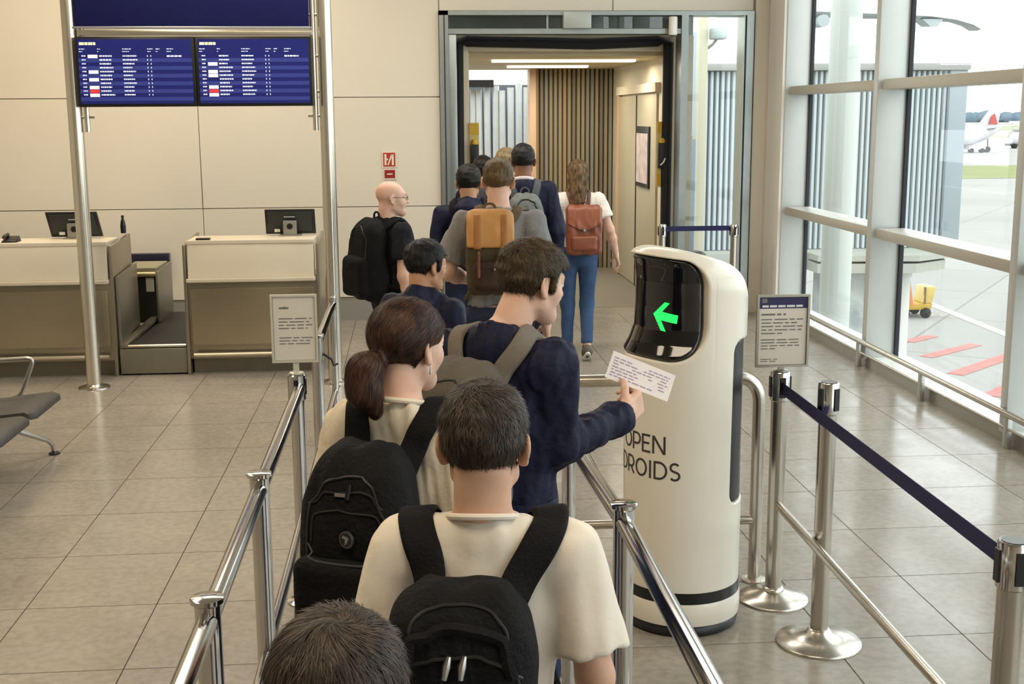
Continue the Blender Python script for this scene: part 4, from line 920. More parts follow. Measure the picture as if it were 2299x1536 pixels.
# green arrow on the visor screen
ca, sa = math.cos(math.radians(-8)), math.sin(math.radians(-8)); AU, AZR, AS = .123, 1.288, .06
AR = [[(-1.0, 0), (-.15, .92), (.25, .92), (-.28, .27)], [(-1.0, 0), (-.28, .27), (-.28, -.27)], [(-1.0, 0), (-.28, -.27), (.25, -.92), (-.15, -.92)]]
AR += [[(-.28+.26*i, -.27), (-.02+.26*i, -.27), (-.02+.26*i, .27), (-.28+.26*i, .27)] for i in range(5)]
quads = [[(AU+(x*ca-y*sa)*AS, AZR+(x*sa+y*ca)*AS) for (x, y) in poly] for poly in AR]
wrap_mesh('arrow', quads, mat('arrow_green', (34, 226, 96), .4, emit=.85), lambda z: float(visprof(np.array(z)))+.0012, th=.0025)
# small slot at the front and side sensor
def slot(P): 
    th = np.arctan2(P[:, 1], P[:, 0])*.24; r = np.sqrt(P[:, 0]**2+P[:, 1]**2)
    return np.maximum(np.maximum(np.sqrt(np.maximum(np.abs(th+.06)-.06, 0)**2+np.maximum(np.abs(P[:, 2]-.955)-.006, 0)**2)-.012, r-.2445), .22-r)
V, Q = polygonize(slot, (.0, -.27, .91), (.27, .1, 1.0), .004, 1); np_obj('front_slot', V, Q, RBM, rob, rT)
# ------------------------------------------------------------------ people
def rotm(yaw=0, pitch=0, roll=0):
    """columns are the head's right, forward and up axes; yaw turns right, pitch nods down, roll tips to the right (degrees)"""
    a, b, c = [math.radians(v) for v in (-yaw, -pitch, roll)]
    Rz = np.array([[math.cos(a), -math.sin(a), 0], [math.sin(a), math.cos(a), 0], [0, 0, 1]])
    Rx = np.array([[1, 0, 0], [0, math.cos(b), -math.sin(b)], [0, math.sin(b), math.cos(b)]])
    Ry = np.array([[math.cos(c), 0, math.sin(c)], [0, 1, 0], [-math.sin(c), 0, math.cos(c)]])
    return (Rz@Rx@Ry).astype(f32)
RE = [rotm(roll=0), None]
def ear_parts(s):
    R = rotm(yaw=-s*28, pitch=-14)
    o = ell((s*.0825, -.010, -.002), (.0085, .0205, .033), R); lobe = sphere((s*.079, -.002, -.030), .0085)
    inn = ell((s*.0915, -.006, .004), (.008, .0125, .020), R)
    return cut(union([o, lobe], .012), inn, .006)
HEAD_CORE = union([ell((0, -.014, .036), (.0765, .098, .083)), ell((0, .030, -.026), (.060, .066, .080)), cone((-.046, .010, -.058), (0, .074, -.088), .021, .020), cone((.046, .010, -.058), (0, .074, -.088), .021, .020),
    ell((.036, .060, -.018), (.027, .026, .026)), ell((-.036, .060, -.018), (.027, .026, .026)), cone((-.032, .082, .034), (.032, .082, .034), .011, .011), sphere((0, .083, -.089), .017)], .03)
_eyes = union([sphere((.032, .102, .013), .013), sphere((-.032, .102, .013), .013)], .001)
_soc = cut(HEAD_CORE, _eyes, .016)
_face = union([_soc, (cone((0, .092, .022), (0, .1135, -.016), .0085, .0125), .012), (cone((-.011, .101, -.021), (.011, .101, -.021), .0085, .0085), .008),
    (ell((0, .0935, -.049), (.022, .010, .0055)), .006), (ell((0, .092, -.060), (.018, .0105, .007)), .006), (ell((.032, .0815, .022), (.017, .010, .006)), .006), (ell((-.032, .0815, .022), (.017, .010, .006)), .006)], .012)
HEAD = union([_face, (ear_parts(1), .007), (ear_parts(-1), .007)], .007)
def hairline(P, dy=0.0, front=.072, nape=-.080, side=-.012):
    y = P[:, 1]-dy
    return np.interp(y, [-.14, -.06, -.038, -.024, -.010, .014, .020, .032, .044, .068, .10, .14], [nape, nape, nape+.02, -.012, .030, .032, side, side, .048, front-.008, front, front+.004]).astype(f32)
def short_hair(top=.016, sides=.008, napeT=.003, front=.072, nape=-.080, fringe=0.0, dy=0.0, clump=.0014):
    def f(P):
        z = P[:, 2]; t = np.interp(z, [-.09, -.04, .04, .10], [napeT, sides*.8, sides, top]).astype(f32)
        if fringe: t = t + fringe*np.clip((P[:, 1]-.02)/.06, 0, 1)*np.clip((z-.05)/.04, 0, 1)
        return smax(HEAD_CORE(P) - t, (hairline(P, dy, front, nape) - z)*.7, .016)
    return wob(f, clump, 75, 4)
def whorl(W=(.006, -.055, .118), down=.35, swirl=.25):
    W = A3(*W)
    def g(P):
        d = P-W; r = np.linalg.norm(d, axis=1, keepdims=True)+1e-6; d = d/r
        sw = np.stack([-d[:, 1], d[:, 0], np.zeros(len(P), f32)], 1)*np.exp(-r/.06)
        d = d + sw*swirl*2; d[:, 2] -= down*np.clip(1-P[:, 2]/.1, 0, 1); return d
    return g
def toward(K, down=.1):
    K = A3(*K)
    def g(P): d = K-P; d = d/(np.linalg.norm(d, axis=1, keepdims=True)+1e-6); d[:, 2] -= down; return d
    return g
def strands(f, V, Q, flow, N, L, w, seed, lift=.004, jit=.25, seg=4, keep=None):
    """hair ribbons combed over a surface f"""
    rg = np.random.default_rng(seed)
    T1 = V[Q[:, 0]]; a = np.linalg.norm(np.cross(V[Q[:, 1]]-T1, V[Q[:, 3]]-T1), axis=1); p = a/a.sum()
    q = rg.choice(len(Q), N, p=p); u, v = rg.random((2, N, 1)).astype(f32)
    P = (V[Q[q, 0]]*(1-u)*(1-v) + V[Q[q, 1]]*u*(1-v) + V[Q[q, 2]]*u*v + V[Q[q, 3]]*(1-u)*v).astype(f32)
    if keep is not None: P = P[keep(P)]
    N = len(P); Ls = (L*rg.uniform(.55, 1.25, (N, 1))).astype(f32); J = rg.normal(size=(N, 3)).astype(f32)*jit; lf = (lift*rg.random((N, 1))**2).astype(f32)
    W0 = (w*rg.uniform(.6, 1.3, (N, 1))).astype(f32); rows = []
    for s in range(seg+1):
        n = grad(f, P, .003); d = flow(P) + J; d = d - n*(d*n).sum(1, keepdims=True); d = d/(np.linalg.norm(d, axis=1, keepdims=True)+1e-6)
        tgt = .0008 + lf*(s/seg); e = f(P); P = P - n*np.clip(e[:, None]-tgt, -.006, .006)
        b = np.cross(d, n); ww = W0*(1-(s/seg)**2*.92)*.5; rows.append((P-b*ww, P+b*ww)); P = (P + d*Ls/seg).astype(f32)
    A = np.stack([np.stack(r, 1) for r in rows], 1)      # N, seg+1, 2, 3
    Vs = A.reshape(-1, 3); base = (np.arange(N)*(seg+1)*2)[:, None]; F = []
    for s in range(seg): F.append(base + np.array([[s*2, s*2+1, s*2+3, s*2+2]]))
    tone = np.repeat(np.clip(rg.normal(.05, .38, N), -.55, 1.2), (seg+1)*2).astype(f32)
    return Vs.astype(f32), np.concatenate(F), tone
def hair_mat(name, rgb, rgb2, rough=.52):
    return mat(name, rgb, rough, rgb2=rgb2, scale=55, detail=4, stretch=(1, 1, .35), spec=.3, tone=True)
def skin_mat(name, rgb, rgb2): return mat(name, rgb, .5, rgb2=rgb2, scale=14, detail=5, bump=.05, bscale=180, spec=.35)
def cloth_mat(name, rgb, var=.06, bump=.12, rough=.85, scale=9, bscale=30): return mat(name, rgb, rough, var=var, scale=scale, bump=min(1, bump*2.5), bdist=.02, bscale=bscale, sheen=.0, spec=.18)
SKIN_A = skin_mat('skin_fair', (208, 164, 142), (224, 186, 166)); SKIN_B = skin_mat('skin_light', (200, 154, 128), (216, 174, 148)); SKIN_C = skin_mat('skin_tan', (176, 128, 98), (196, 150, 120))
EYE_W = mat('eye_white', (225, 220, 214), .2); EYE_I = mat('eye_iris', (70, 60, 50), .2)
def hand(wr, f, n, side, sc_, curl, thumb=.3, spread=.0):
    """palm and five fingers; f finger direction, n palm normal, side +1 right hand; curl per finger (three joint angles in degrees)"""
    f = np.array(f, float); f /= np.linalg.norm(f); n = np.array(n, float); n -= f*(n@f); n /= np.linalg.norm(n); s = np.cross(f, n)*side; o = np.array(wr, float)
    R = np.stack([s, f, n], 1).astype(f32); pr = []
    pr.append(rbox(o+f*.050*sc_, (.040*sc_, .052*sc_, .0145*sc_), .0135*sc_, R)); pr.append(cone(o-f*.01, o+f*.03*sc_, .027*sc_, .026*sc_, sq=(n, .72)))
    pr.append(ell(o+f*.035*sc_+s*.026*sc_+n*.008, (.018*sc_, .034*sc_, .015*sc_), R))
    for i, (du, ln) in enumerate(zip((.030, .010, -.011, -.030), (.078, .086, .080, .062))):
        p = o + f*(.098 if i in (1, 2) else .092 if i == 0 else .086)*sc_ + s*du*sc_; a = 0
        for j, (fr, r) in enumerate(zip((.45, .30, .25), (.0092, .0084, .0076))):
            a += math.radians(curl[i][j]); d = f*math.cos(a) + n*math.sin(a) + s*spread*(1.5-i)*.1; q = p + d*ln*fr*sc_
            pr.append((cone(p, q, r*sc_, (r-.0007)*sc_), .004)); p = q
    p = o + f*.028*sc_ + s*.034*sc_ + n*.006*sc_
    for j, (ln, r) in enumerate(((.042, .0125), (.034, .0105), (.026, .0092))):
        d = f*(.62+.16*j) + s*(.62-thumb*j*.9) + n*(.30+thumb*.5*j); d /= np.linalg.norm(d); q = p+d*ln*sc_; pr.append((cone(p, q, r*sc_, (r-.001)*sc_), .006)); p = q
    return union(pr, .010)
RELAX = [(18, 22, 14), (22, 28, 16), (26, 32, 18), (30, 36, 20)]
class Person: pass
def person(label, x, y, yaw, h, skin, hair=None, hair_m=None, flow=None, head=(0, 0, 0), hs=1.0, hoff=(0, 0, 0), sh=1.0, wd=1.0, armR=None, armL=None, handR=None, handL=None, shirt=None, pants=None, legs=None, res=.007, bres=None, hres=.0045, nstr=2500, sl=.03, sw=.0011, lift=.005, jit=.25, shoes=None, skeep=None, brow=None, group='passengers in the boarding queue'):
    s = h/1.75; p = Person(); ry = math.radians(yaw); c, sn = math.cos(ry), math.sin(ry)
    def T(V): V = np.asarray(V); return np.stack([x + V[:, 0]*c + V[:, 1]*sn, y - V[:, 0]*sn + V[:, 1]*c, V[:, 2]], 1)
    p.T = T; p.s = s; p.h = h; p.yaw = yaw
    K = lambda *q: np.array(q, float)*s
    SR = {1: K(.178*sh, -.022, 1.418), -1: K(-.178*sh, -.022, 1.418)}
    def inv(W): W = np.array(W, float)-np.array([x, y, 0]); return np.array([W[0]*c - W[1]*sn, W[0]*sn + W[1]*c, W[2]])
    p.inv = inv
    arms = {1: armR, -1: armL}; E = {}; Wr = {}
    for sd in (1, -1):
        a = arms[sd]
        if a is None: E[sd] = SR[sd] + K(sd*.055, -.035, -.285); Wr[sd] = E[sd] + K(sd*.012, .075, -.245)
        else: E[sd], Wr[sd] = np.array(a[0], float), np.array(a[1], float)
    lg = legs or {1: (K(.10, .015, .50), K(.105, -.02, .085), 0), -1: (K(-.10, .015, .50), K(-.105, -.02, .085), 0)}
    Rh = rotm(*head); hscale = s*hs; piv = K(0, -.022, 1.55)+np.array(hoff, float)*s; hc = piv + Rh@np.array([0, .018, .082*hs])*s
    hc = hc.astype(f32)
    def H(f): return lambda P: f(((P-hc)@Rh/hscale).astype(f32))*hscale
    def HT(V): return V@Rh.T*hscale + hc
    p.HT = lambda V: T(HT(np.asarray(V, f32)))
    # skin: one continuous body
    pr = [ell(K(0, .0, 1.29), K(.145*wd, .10, .18)), ell(K(0, .005, 1.09), K(.130*wd, .095, .17)), ell(K(0, -.01, .95), K(.148*wd, .105, .12)), cone(K(-.15*sh, -.022, 1.404), K(.15*sh, -.022, 1.404), .042*s, .042*s),
          cone(K(0, -.035, 1.40), tuple(hc + Rh@np.array([0, -.030, -.045], f32)*hscale), .062*s*wd**.5, .0565*hscale), cone(K(0, -.04, 1.475), K(-.12*sh, -.028, 1.42), .042*s, .036*s), cone(K(0, -.04, 1.475), K(.12*sh, -.028, 1.42), .042*s, .036*s)]
    for sd in (1, -1):
        pr += [cone(SR[sd], E[sd], .049*s, .040*s), (cone(E[sd], E[sd]*.65+Wr[sd]*.35, .040*s, .041*s), .02), (cone(E[sd]*.65+Wr[sd]*.35, Wr[sd], .041*s, .026*s), .02)]
        hip = K(sd*.088, -.005, .93); kn, an, fy = lg[sd]
        pr += [cone(hip, kn, .078*s, .054*s), (cone(kn, kn*.6+an*.4, .052*s, .046*s), .008), (cone(kn*.6+an*.4, an, .046*s, .035*s), .006), cone(an, an+K(0, .12, -.045), .034*s, .028*s)]
        hd = (handR, handL)[0 if sd == 1 else 1]
        fdir = Wr[sd]-E[sd]; fdir /= np.linalg.norm(fdir)
        if hd is None: hd = dict(f=fdir+np.array([0, .1, 0]), n=(-sd, -.1, 0), curl=RELAX)
        pr.append((local(hand(Wr[sd], hd['f'], hd['n'], sd, s*hd.get('sc', 1), hd['curl'], hd.get('thumb', .3), hd.get('spread', 0)), Wr[sd]+np.array(hd['f'])/np.linalg.norm(hd['f'])*.09*s, .15*s, .05), .012))
    body = union(pr, .028*s); hd_ = local(H(HEAD), hc, .15*hscale, .05)
    def skinf(P): return smin(body(P), hd_(P), .018*s)
    pts = np.array([SR[1], SR[-1], E[1], E[-1], Wr[1], Wr[-1], *[lg[k][0] for k in (1, -1)], *[lg[k][1] for k in (1, -1)], hc, hc+Rh@np.array([0, 0, .1])])
    lo = pts.min(0)-.2*s; hi = pts.max(0)+.2*s; lo[2] = -.01; hi[2] = max(hi[2], hc[2]+.16*hs)
    V, Q = polygonize(skinf, lo, hi, bres or res, 1)
    o = np_obj('person', V, Q, [skin], None, T); p.root = o
    base = np.array(T(np.array([[0, 0, 0.]]))[0])
    # origin at the feet
    dlt = Vector(o.location) - Vector(base); o.data.transform(Matrix.Translation(dlt)); o.location = Vector(base)
    tag(o, label, 'person', group)
    for sx in (-1, 1):
        mb = MB(); e = HT(np.array([[sx*.032, .0845, .013]], f32))[0]; q = HT(np.array([[sx*.032, .0950, .013]], f32))[0]
        ew = T(e[None])[0]; qw = T(q[None])[0]; r = .0122*hscale
        mb.lathe([(r*math.sin(a), -r*math.cos(a)) for a in [math.pi*(.02+.96*i/8) for i in range(9)]], ew, 14); eo = build(mb, 'eye', EYE_W, o, smooth=80)
        build(MB().tube([Vector(ew).lerp(Vector(qw), .98), Vector(ew).lerp(Vector(qw), 1.17)], [.0058*hscale, .003*hscale], 12), 'iris', EYE_I, eo)
    if brow is not None:
        for sx in (-1, 1):
            b = HT(np.array([[sx*(.016+.010*k), .0985-.0075*(k/3.)**2*1.2, .034+.004*math.sin(k/3.*3)] for k in range(4)], f32)); build(MB().tube([tuple(v) for v in T(b)], [.0022, .0036, .0032, .0015], 8), 'eyebrow', brow, o, smooth=True)
        lp = HT(np.array([[sx_*.020, .0975+.004*(1-abs(sx_)), -.0545] for sx_ in (-1, -.5, 0, .5, 1)], f32)); build(MB().tube([tuple(v) for v in T(lp)], [.001, .0035, .0042, .0035, .001], 8), 'lips', mat('lip_tone', (176, 112, 98), .45), o, smooth=True)
    # hair
    if hair is not None:
        fl = [hair] if not isinstance(hair, list) else hair
        Vh, Qh = polygonize(hair[0] if isinstance(hair, list) else hair, (-.13, -.27, -.42) if isinstance(hair, list) else (-.115, -.14, -.11), (.13, .15, .16), .0042 if hres < .006 else .006, 1)
        ho = np_obj('hair', Vh, Qh, hair_m, o, lambda W: T(HT(W.astype(f32))))
        hf = hair[0] if isinstance(hair, list) else hair
        if nstr:
            Vs, Fs, tn = strands(hf, Vh, Qh, flow or whorl(), nstr, sl, sw, int(x*100)+77, lift, jit, keep=skeep)
            so = np_obj('hair_strands', Vs, Fs, hair_m, ho, lambda W: T(HT(W.astype(f32)))); so['kind'] = 'stuff'
            ta = so.data.attributes.new('tone', 'FLOAT', 'POINT'); ta.data.foreach_set('value', tn)
    # clothes
    if shirt:
        L_ = shirt.get('loose', .0); hem = shirt.get('hem', .93)*s
        tp = [ell(K(0, -.004, 1.285), K(.165*wd+L_, .118*wd**.5+L_, .20)), cone(K(0, 0, 1.34), K(0, .0, .88), (.142*wd+L_)*s, (.152*wd+L_)*s, sq=((0, 1, 0), .74)), cone(K(-.150*sh, -.022, 1.396), K(.150*sh, -.022, 1.396), (.058+L_*.5)*s, (.058+L_*.5)*s),
              cone(K(0, -.038, 1.466), K(-.14*sh, -.028, 1.412), (.057+L_*.4)*s, .050*s), cone(K(0, -.038, 1.466), K(.14*sh, -.028, 1.412), (.057+L_*.4)*s, .050*s)]
        tor = union(tp, .05*s)
        if shirt.get('collar', 0): tor = union([tor, (cone(K(0, -.034, 1.44), K(0, -.022, 1.50+shirt['collar']), .076*s, .074*s), .02)], .02)
        nk = plane(K(0, -.03, 1.494+shirt.get('collar', 0)), (0, .30, 1)) if not shirt.get('hood') else plane(K(0, -.03, 1.56), (0, -.1, 1))
        tor = inter(inter(tor, nk, .008), plane((0, 0, hem), (0, 0, -1)), .012)
        sl_ = []
        for sd in (1, -1):
            ua = E[sd]-SR[sd]
            if shirt['sleeve'] == 'short':
                fr = shirt.get('cut', .62); r0 = (.062+L_*.5)*s; r1 = (.078+L_*.6)*s*(1.0 if wd < 1.06 else 1.06); end = SR[sd]+ua*fr
                sl_.append((inter(cone(SR[sd], SR[sd]+ua*(fr+.25), r0, r1), plane(end, ua), .006), .035*s))
            else:
                up = cone(SR[sd], E[sd], (.063+L_*.5)*s, (.056+L_*.5)*s); fa = cone(E[sd], Wr[sd]-(Wr[sd]-E[sd])*.03, (.056+L_*.5)*s, (.041+L_*.3)*s)
                sl_.append((inter(union([up, fa], .03), plane(Wr[sd]-(Wr[sd]-E[sd])*.02, Wr[sd]-E[sd]), .004), .035*s))
        shf = union([tor]+sl_, .035*s)
        if shirt.get('hood'):
            shf = union([shf, (ell(K(0, -.105, 1.455), K(.105, .062, .055)), .03), (cone(K(-.085, .01, 1.47), K(0, -.09, 1.50), .032*s, .035*s), .03), (cone(K(.085, .01, 1.47), K(0, -.09, 1.50), .032*s, .035*s), .03)], .03)
            nc = cone(K(0, -.02, 1.45), K(0, .02, 1.72), .052*s, .075*s); shf = cut(shf, nc, .015)
        sd_ = int(abs(x)*1000) % 97; shf = wob(shf, shirt.get('fold', .0045)*s, shirt.get('freq', 22), sd_, shirt.get('st', (1, 1, .7)))
        shf = wob(shf, shirt.get('crease', .0022)*s, 68, sd_+3, (1.35, 1.0, .2))
        V, Q = polygonize(shf, lo+np.array([0, 0, hem-.03]), (hi[0], hi[1], 1.60*s), res, 1)
        so = np_obj(shirt.get('name', 'shirt'), V, Q, shirt['m'], o, T); p.shirt = shf
        if shirt.get('rib'):
            rg_ = [T(np.array([K(.074*math.cos(a), -.034+.072*math.sin(a), 1.490-.3*(.072*math.sin(a)-.004))]))[0] for a in [2*math.pi*i/40 for i in range(41)]]
            build(MB().tube([tuple(v) for v in rg_], .0075*s, 8), 'neck_rib', shirt['m'], so, smooth=True)
        if shirt.get('band'):
            b0 = inter(inter(off(tor, .006), plane((0, 0, hem+.055), (0, 0, 1)), .006), plane((0, 0, hem-.008), (0, 0, -1)), .006); V, Q = polygonize(b0, lo+np.array([0, 0, hem-.03]), (hi[0], hi[1], hem+.09), res, 1); np_obj('hem_band', V, Q, shirt['band'], so, T)
    else: p.shirt = skinf
    if pants:
        tp = [ell(K(0, -.012, .95), K(.162*wd, .124, .125))]
        wz = pants.get('waist', 1.0)*s; aw = pants.get('loose', 0)
        for sd in (1, -1):
            hip = K(sd*.090, -.01, .92); kn, an, fy = lg[sd]; tp += [cone(hip, kn, (.090+aw*.3)*s*wd**.5, (.064+aw)*s), (inter(cone(kn, an+(an-kn)*.06, (.064+aw)*s, (.046+aw)*s), plane(an+(an-kn)*pants.get('end', .02), an-kn), .004), .02)]
        pf = wob(inter(union(tp, .03*s), plane((0, 0, wz), (0, 0, 1)), .01), .003*s, 26, 5); V, Q = polygonize(pf, lo*np.array([1, 1, 0])+np.array([0, 0, 0]), (hi[0], hi[1], wz+.04), res, 1)
        p.pants = np_obj(pants.get('name', 'trousers'), V, Q, pants['m'], o, T)
    for sd in (1, -1):
        kn, an, fy = lg[sd]; hz = an[2]-.085*s; ft = math.radians(fy); cf, sf = math.cos(ft), math.sin(ft)
        def sp(dx, dy, dz): return an + np.array([dx*s, (dy*cf - (dz)*sf)*s, (dy*sf + dz*cf)*s])
        up = union([cone(sp(0, -.025, -.035), sp(0, .02, -.030), .040*s, .044*s), cone(sp(0, 0, -.04), sp(0, .15, -.058), .043*s, .034*s, sq=((0, 0, 1), .8)), cone(sp(0, 0, -.04), sp(0, -.005, .015), .040*s, .041*s)], .02)
        V, Q = polygonize(up, sp(0, .05, 0)-.19*s, sp(0, .05, 0)+.19*s, max(res, .006), 1); m = shoes or mat('shoe_dark', (40, 40, 42), .6)
        V[:, 2] = np.maximum(V[:, 2], .022 if not fy else -1); so = np_obj('shoe', V, Q, m, o, T)
        sole = []; nn = 16
        for zz in (-.083, -.066):
            for i in range(nn): a = 2*math.pi*i/nn; yy = .055+.115*math.cos(a); sole.append(T(sp(.042*math.sin(a)*(1.0 if math.cos(a) > -.2 else .9), yy, zz)[None])[0])
        build(MB().add(sole, [tuple(range(nn))[::-1], tuple(range(nn, 2*nn))] + [(i, (i+1) % nn, (i+1) % nn+nn, i+nn) for i in range(nn)]), 'sole', mat('sole_white', (214, 208, 196), .7), so)
    return p

# ------------------------------------------------------------------ backpacks worn by people
def catmull(pts, n=8):
    pts = [np.array(q, float) for q in pts]; P = [2*pts[0]-pts[1]] + pts + [2*pts[-1]-pts[-2]]; out = []
    for i in range(1, len(P)-2):
        for k in range(n):
            t = k/n; a, b, c_, d = P[i-1], P[i], P[i+1], P[i+2]
            out.append(.5*((2*b)+(-a+c_)*t+(2*a-5*b+4*c_-d)*t*t+(-a+3*b-3*c_+d)*t**3))
    out.append(P[-2]); return np.array(out)
def snap(f, pts, o_, it=5):
    P = np.array(pts, f32)
    for _ in range(it): P = (P - grad(f, P, .004)*np.clip(f(P)-o_, -.02, .02)[:, None]).astype(f32)
    return P, grad(f, P, .006)
def backpack(p, label, mm, strap_m, w=.29, h=.44, d=.16, zc=1.20, rnd_=.06, taper=.18, dx=0.0, sx=.085, sw=.058, res=.006, pocket=None, y0=-.128, tops=None, back_tilt=0.0, group='backpacks worn in the queue', handle=True, straps=True, fold=.003, top=1.16, lower=True):
    s = p.s; T = p.T; zc *= s
    cx, cyy = dx, (y0 - d/2)*1.0
    base = T(np.array([[cx, cyy, zc-h/2]]))[0]
    t = thing('backpack', label, 'backpack', base, group); t_ = t
    bb = rbox((0, 0, 0), (w/2, d/2, h/2), rnd_)
    def tf(P):
        q = P - A3(cx, cyy, zc); v = np.clip(q[:, 2]/(h/2), -1, 1); k = 1 - taper*np.clip(v, 0, 1)**2 - .04*np.clip(-v, 0, 1)**2
        r = q.copy(); r[:, 0] = r[:, 0]/k; r[:, 1] = (q[:, 1]-d/2)/(1-.30*np.clip(v, 0, 1)**2) + d/2 + back_tilt*q[:, 2]; return r.astype(f32)
    pf = wob(lambda P: bb(tf(P))*.85, fold, 30, 3)
    V, Q = polygonize(pf, (cx-w/2-.03, cyy-d/2-.03, zc-h/2-.03), (cx+w/2+.03, cyy+d/2+.03, zc+h/2+.03), res, 1)
    np_obj('pack_body', V, Q, mm, t, T)
    def line(pts, name, m, r=.0028, o_=.0005, f=pf, par=None, n=10):
        P, _ = snap(f, catmull(pts, n), o_); return build(MB().tube([tuple(v) for v in T(P)], r, 6), name, m, par or t_, smooth=True)

    yb = cyy-d/2
    q = lambda u, v: (cx+u*w/2, yb-.02, zc+v*h/2)
    res_ = dict(t=t, pf=pf, line=line, q=q, T=T, yb=yb, cx=cx, zc=zc, w=w, h=h, d=d, cy=cyy)
    if pocket:
        pw, ph, pd, pz, pm = pocket; pc = A3(cx, yb+.004, zc+pz)
        kf = rbox(pc, (pw/2, pd, ph/2), min(pd*.95, .05)); V, Q = polygonize(wob(kf, .002, 30, 9), pc-np.array([pw/2+.02, pd+.02, ph/2+.02]), pc+np.array([pw/2+.02, pd+.02, ph/2+.02]), res, 1)
        np_obj('front_pocket', V, Q, pm, t, T); res_['kf'] = kf
    if handle:
        hp_ = catmull([(cx-.03, cyy+d*.35, zc+h/2-.012), (cx-.026, cyy+d*.36, zc+h/2+.022), (cx, cyy+d*.36, zc+h/2+.034), (cx+.026, cyy+d*.36, zc+h/2+.022), (cx+.03, cyy+d*.35, zc+h/2-.012)], 5); build(MB().tube([tuple(v) for v in T(hp_)], .0065, 8), 'handle', strap_m, t, smooth=True)
    if straps:
        zt = zc+h/2-.035
        for sd in (-1, 1):
            pts = [(cx*.7+sd*sx*.78, y0-.012, zt-.045), (cx*.3+sd*sx*(.78+top*.9)*.5, -.112*s, (zt-.045+1.47*s)*.5), (sd*sx*top*.96, -.075*s, 1.468*s), (sd*sx*top*1.03, -.015*s, 1.50*s), (sd*sx*(top+1.28)*.5, .05*s, 1.475*s), (sd*sx*1.28, .125*s, 1.38*s), (sd*sx*1.38, .145*s, 1.22*s), (sd*sx*1.75, .09*s, 1.08*s), (sd*.175*s, -.02, 1.03*s), (sd*w*.42, y0-.03, zc-h*.30)]
            if not lower: pts = pts[:-2]
            P = catmull(pts, 7); n_ = len(P); S_, G = snap(p.shirt, P, .006); k = np.clip(np.minimum(np.arange(n_)-2, (n_-1-np.arange(n_)-5) if lower else 99)/7., 0, 1)[:, None]
            S_ = P*(1-k)+S_*k
            for _ in range(4): S_[1:-1] = S_[1:-1]*.5 + (S_[:-2]+S_[2:])*.25
            S_, _g = snap(p.shirt, S_, .005, 3) if False else (S_, None)
            for _ in range(10): G[1:-1] = G[1:-1]*.5 + (G[:-2]+G[2:])*.25
            W = T(S_); G2 = T(S_+G*.01)-W; wl = [sw*(.42 if i > n_*.66 else 1.0) for i in range(n_)]
            mb = MB().ribbon([tuple(v) for v in W], [tuple(v) for v in G2], wl, .011); build(mb, 'shoulder_strap', strap_m, t, smooth=60)
    return res_
BK = cloth_mat('pack_black', (17, 17, 19), .10, .14, .8, 20, 90); BKS = cloth_mat('strap_black', (21, 20, 22), .06, .12, .85, 30, 200); ZIP = mat('zip_dark', (36, 36, 38), .5, .3); SILV = mat('zip_silver', (176, 174, 168), .28, .9)
TEE_W = cloth_mat('tee_white', (222, 212, 198), .03, .13, .9, 5, 9); TEE_C = cloth_mat('tee_cream', (214, 202, 182), .05, .16, .9, 5, 11)
NAVY = cloth_mat('jacket_navy', (25, 27, 50), .10, .26, .6, 6, 14); JEAN = cloth_mat('denim', (62, 84, 118), .16, .15, .85, 14, 160); JEAND = cloth_mat('denim_dark', (46, 58, 82), .16, .15, .85, 14, 160)
H_DK = hair_mat('hair_dark', (34, 28, 24), (78, 64, 54)); H_BR = hair_mat('hair_brown', (48, 38, 28), (88, 70, 50)); H_BK = hair_mat('hair_black', (16, 15, 16), (36, 33, 32)); H_AU = hair_mat('hair_auburn', (36, 22, 18), (82, 54, 42)); H_LB = hair_mat('hair_light_brown', (70, 54, 38), (142, 114, 80)); H_GB = hair_mat('hair_greyblond', (110, 92, 66), (150, 130, 98))
# nearest child, only the crown of the head in the frame
P1 = person('person at the bottom of the frame with only the head in view', -.115, 1.60, 4, 1.315, SKIN_B, short_hair(.026, .022, .012, .07, -.095), H_DK, whorl((.012, -.05, .135), .5, .5), head=(6, 4, 0), hs=1.30, sh=.95, shirt=dict(sleeve='short', m=cloth_mat('tee_grey', (120, 122, 128)), hem=.95), pants=dict(m=JEAND), res=.011, hres=.0055, nstr=9000, sl=.05, sw=.0014, lift=.010, jit=.22)
# man in white T-shirt
P2 = person('person in white T-shirt standing with back to the camera, black backpack with silver pulls', .130, 2.25, 6, 1.53, SKIN_B, short_hair(.014, .008, .003, .07, -.100), H_DK, whorl((.0, -.045, .118), .5, .4), head=(4, 6, 0), hs=1.10, sh=1.06, wd=1.04, shirt=dict(sleeve='short', m=TEE_W, cut=.78, hem=.92, rib=True, fold=.0045, freq=24, st=(1.2, 1, .3), crease=.0034, loose=.006), pants=dict(m=JEAND), res=.0075, bres=.0052, hres=.0042, nstr=14000, sl=.028, sw=.0013, lift=.010, jit=.30, brow=H_DK)
b = backpack(P2, 'black backpack with silver zip pulls on the white T-shirt nearest the camera', BK, BKS, w=.28, h=.46, d=.17, zc=1.155, rnd_=.07, taper=.22, dx=-.035, sx=.088, top=1.42, sw=.068, res=.0055, pocket=(.24, .24, .032, -.055, BK), handle=False)
L, q, T = b['line'], b['q'], b['T']
L([q(-.93, -.1), q(-.88, .3), q(-.70, .70), (b['cx']-.05, b['yb']+.03, b['zc']+b['h']*.47), (b['cx']+.05, b['yb']+.03, b['zc']+b['h']*.47), q(.70, .70), q(.88, .3), q(.93, -.1)], 'piping', ZIP, .0035)
L([q(-.80, .42), q(-.66, .66), q(-.36, .84), q(0, .90), q(.36, .84), q(.66, .66), q(.80, .42)], 'top_arch', BKS, .012, .002)
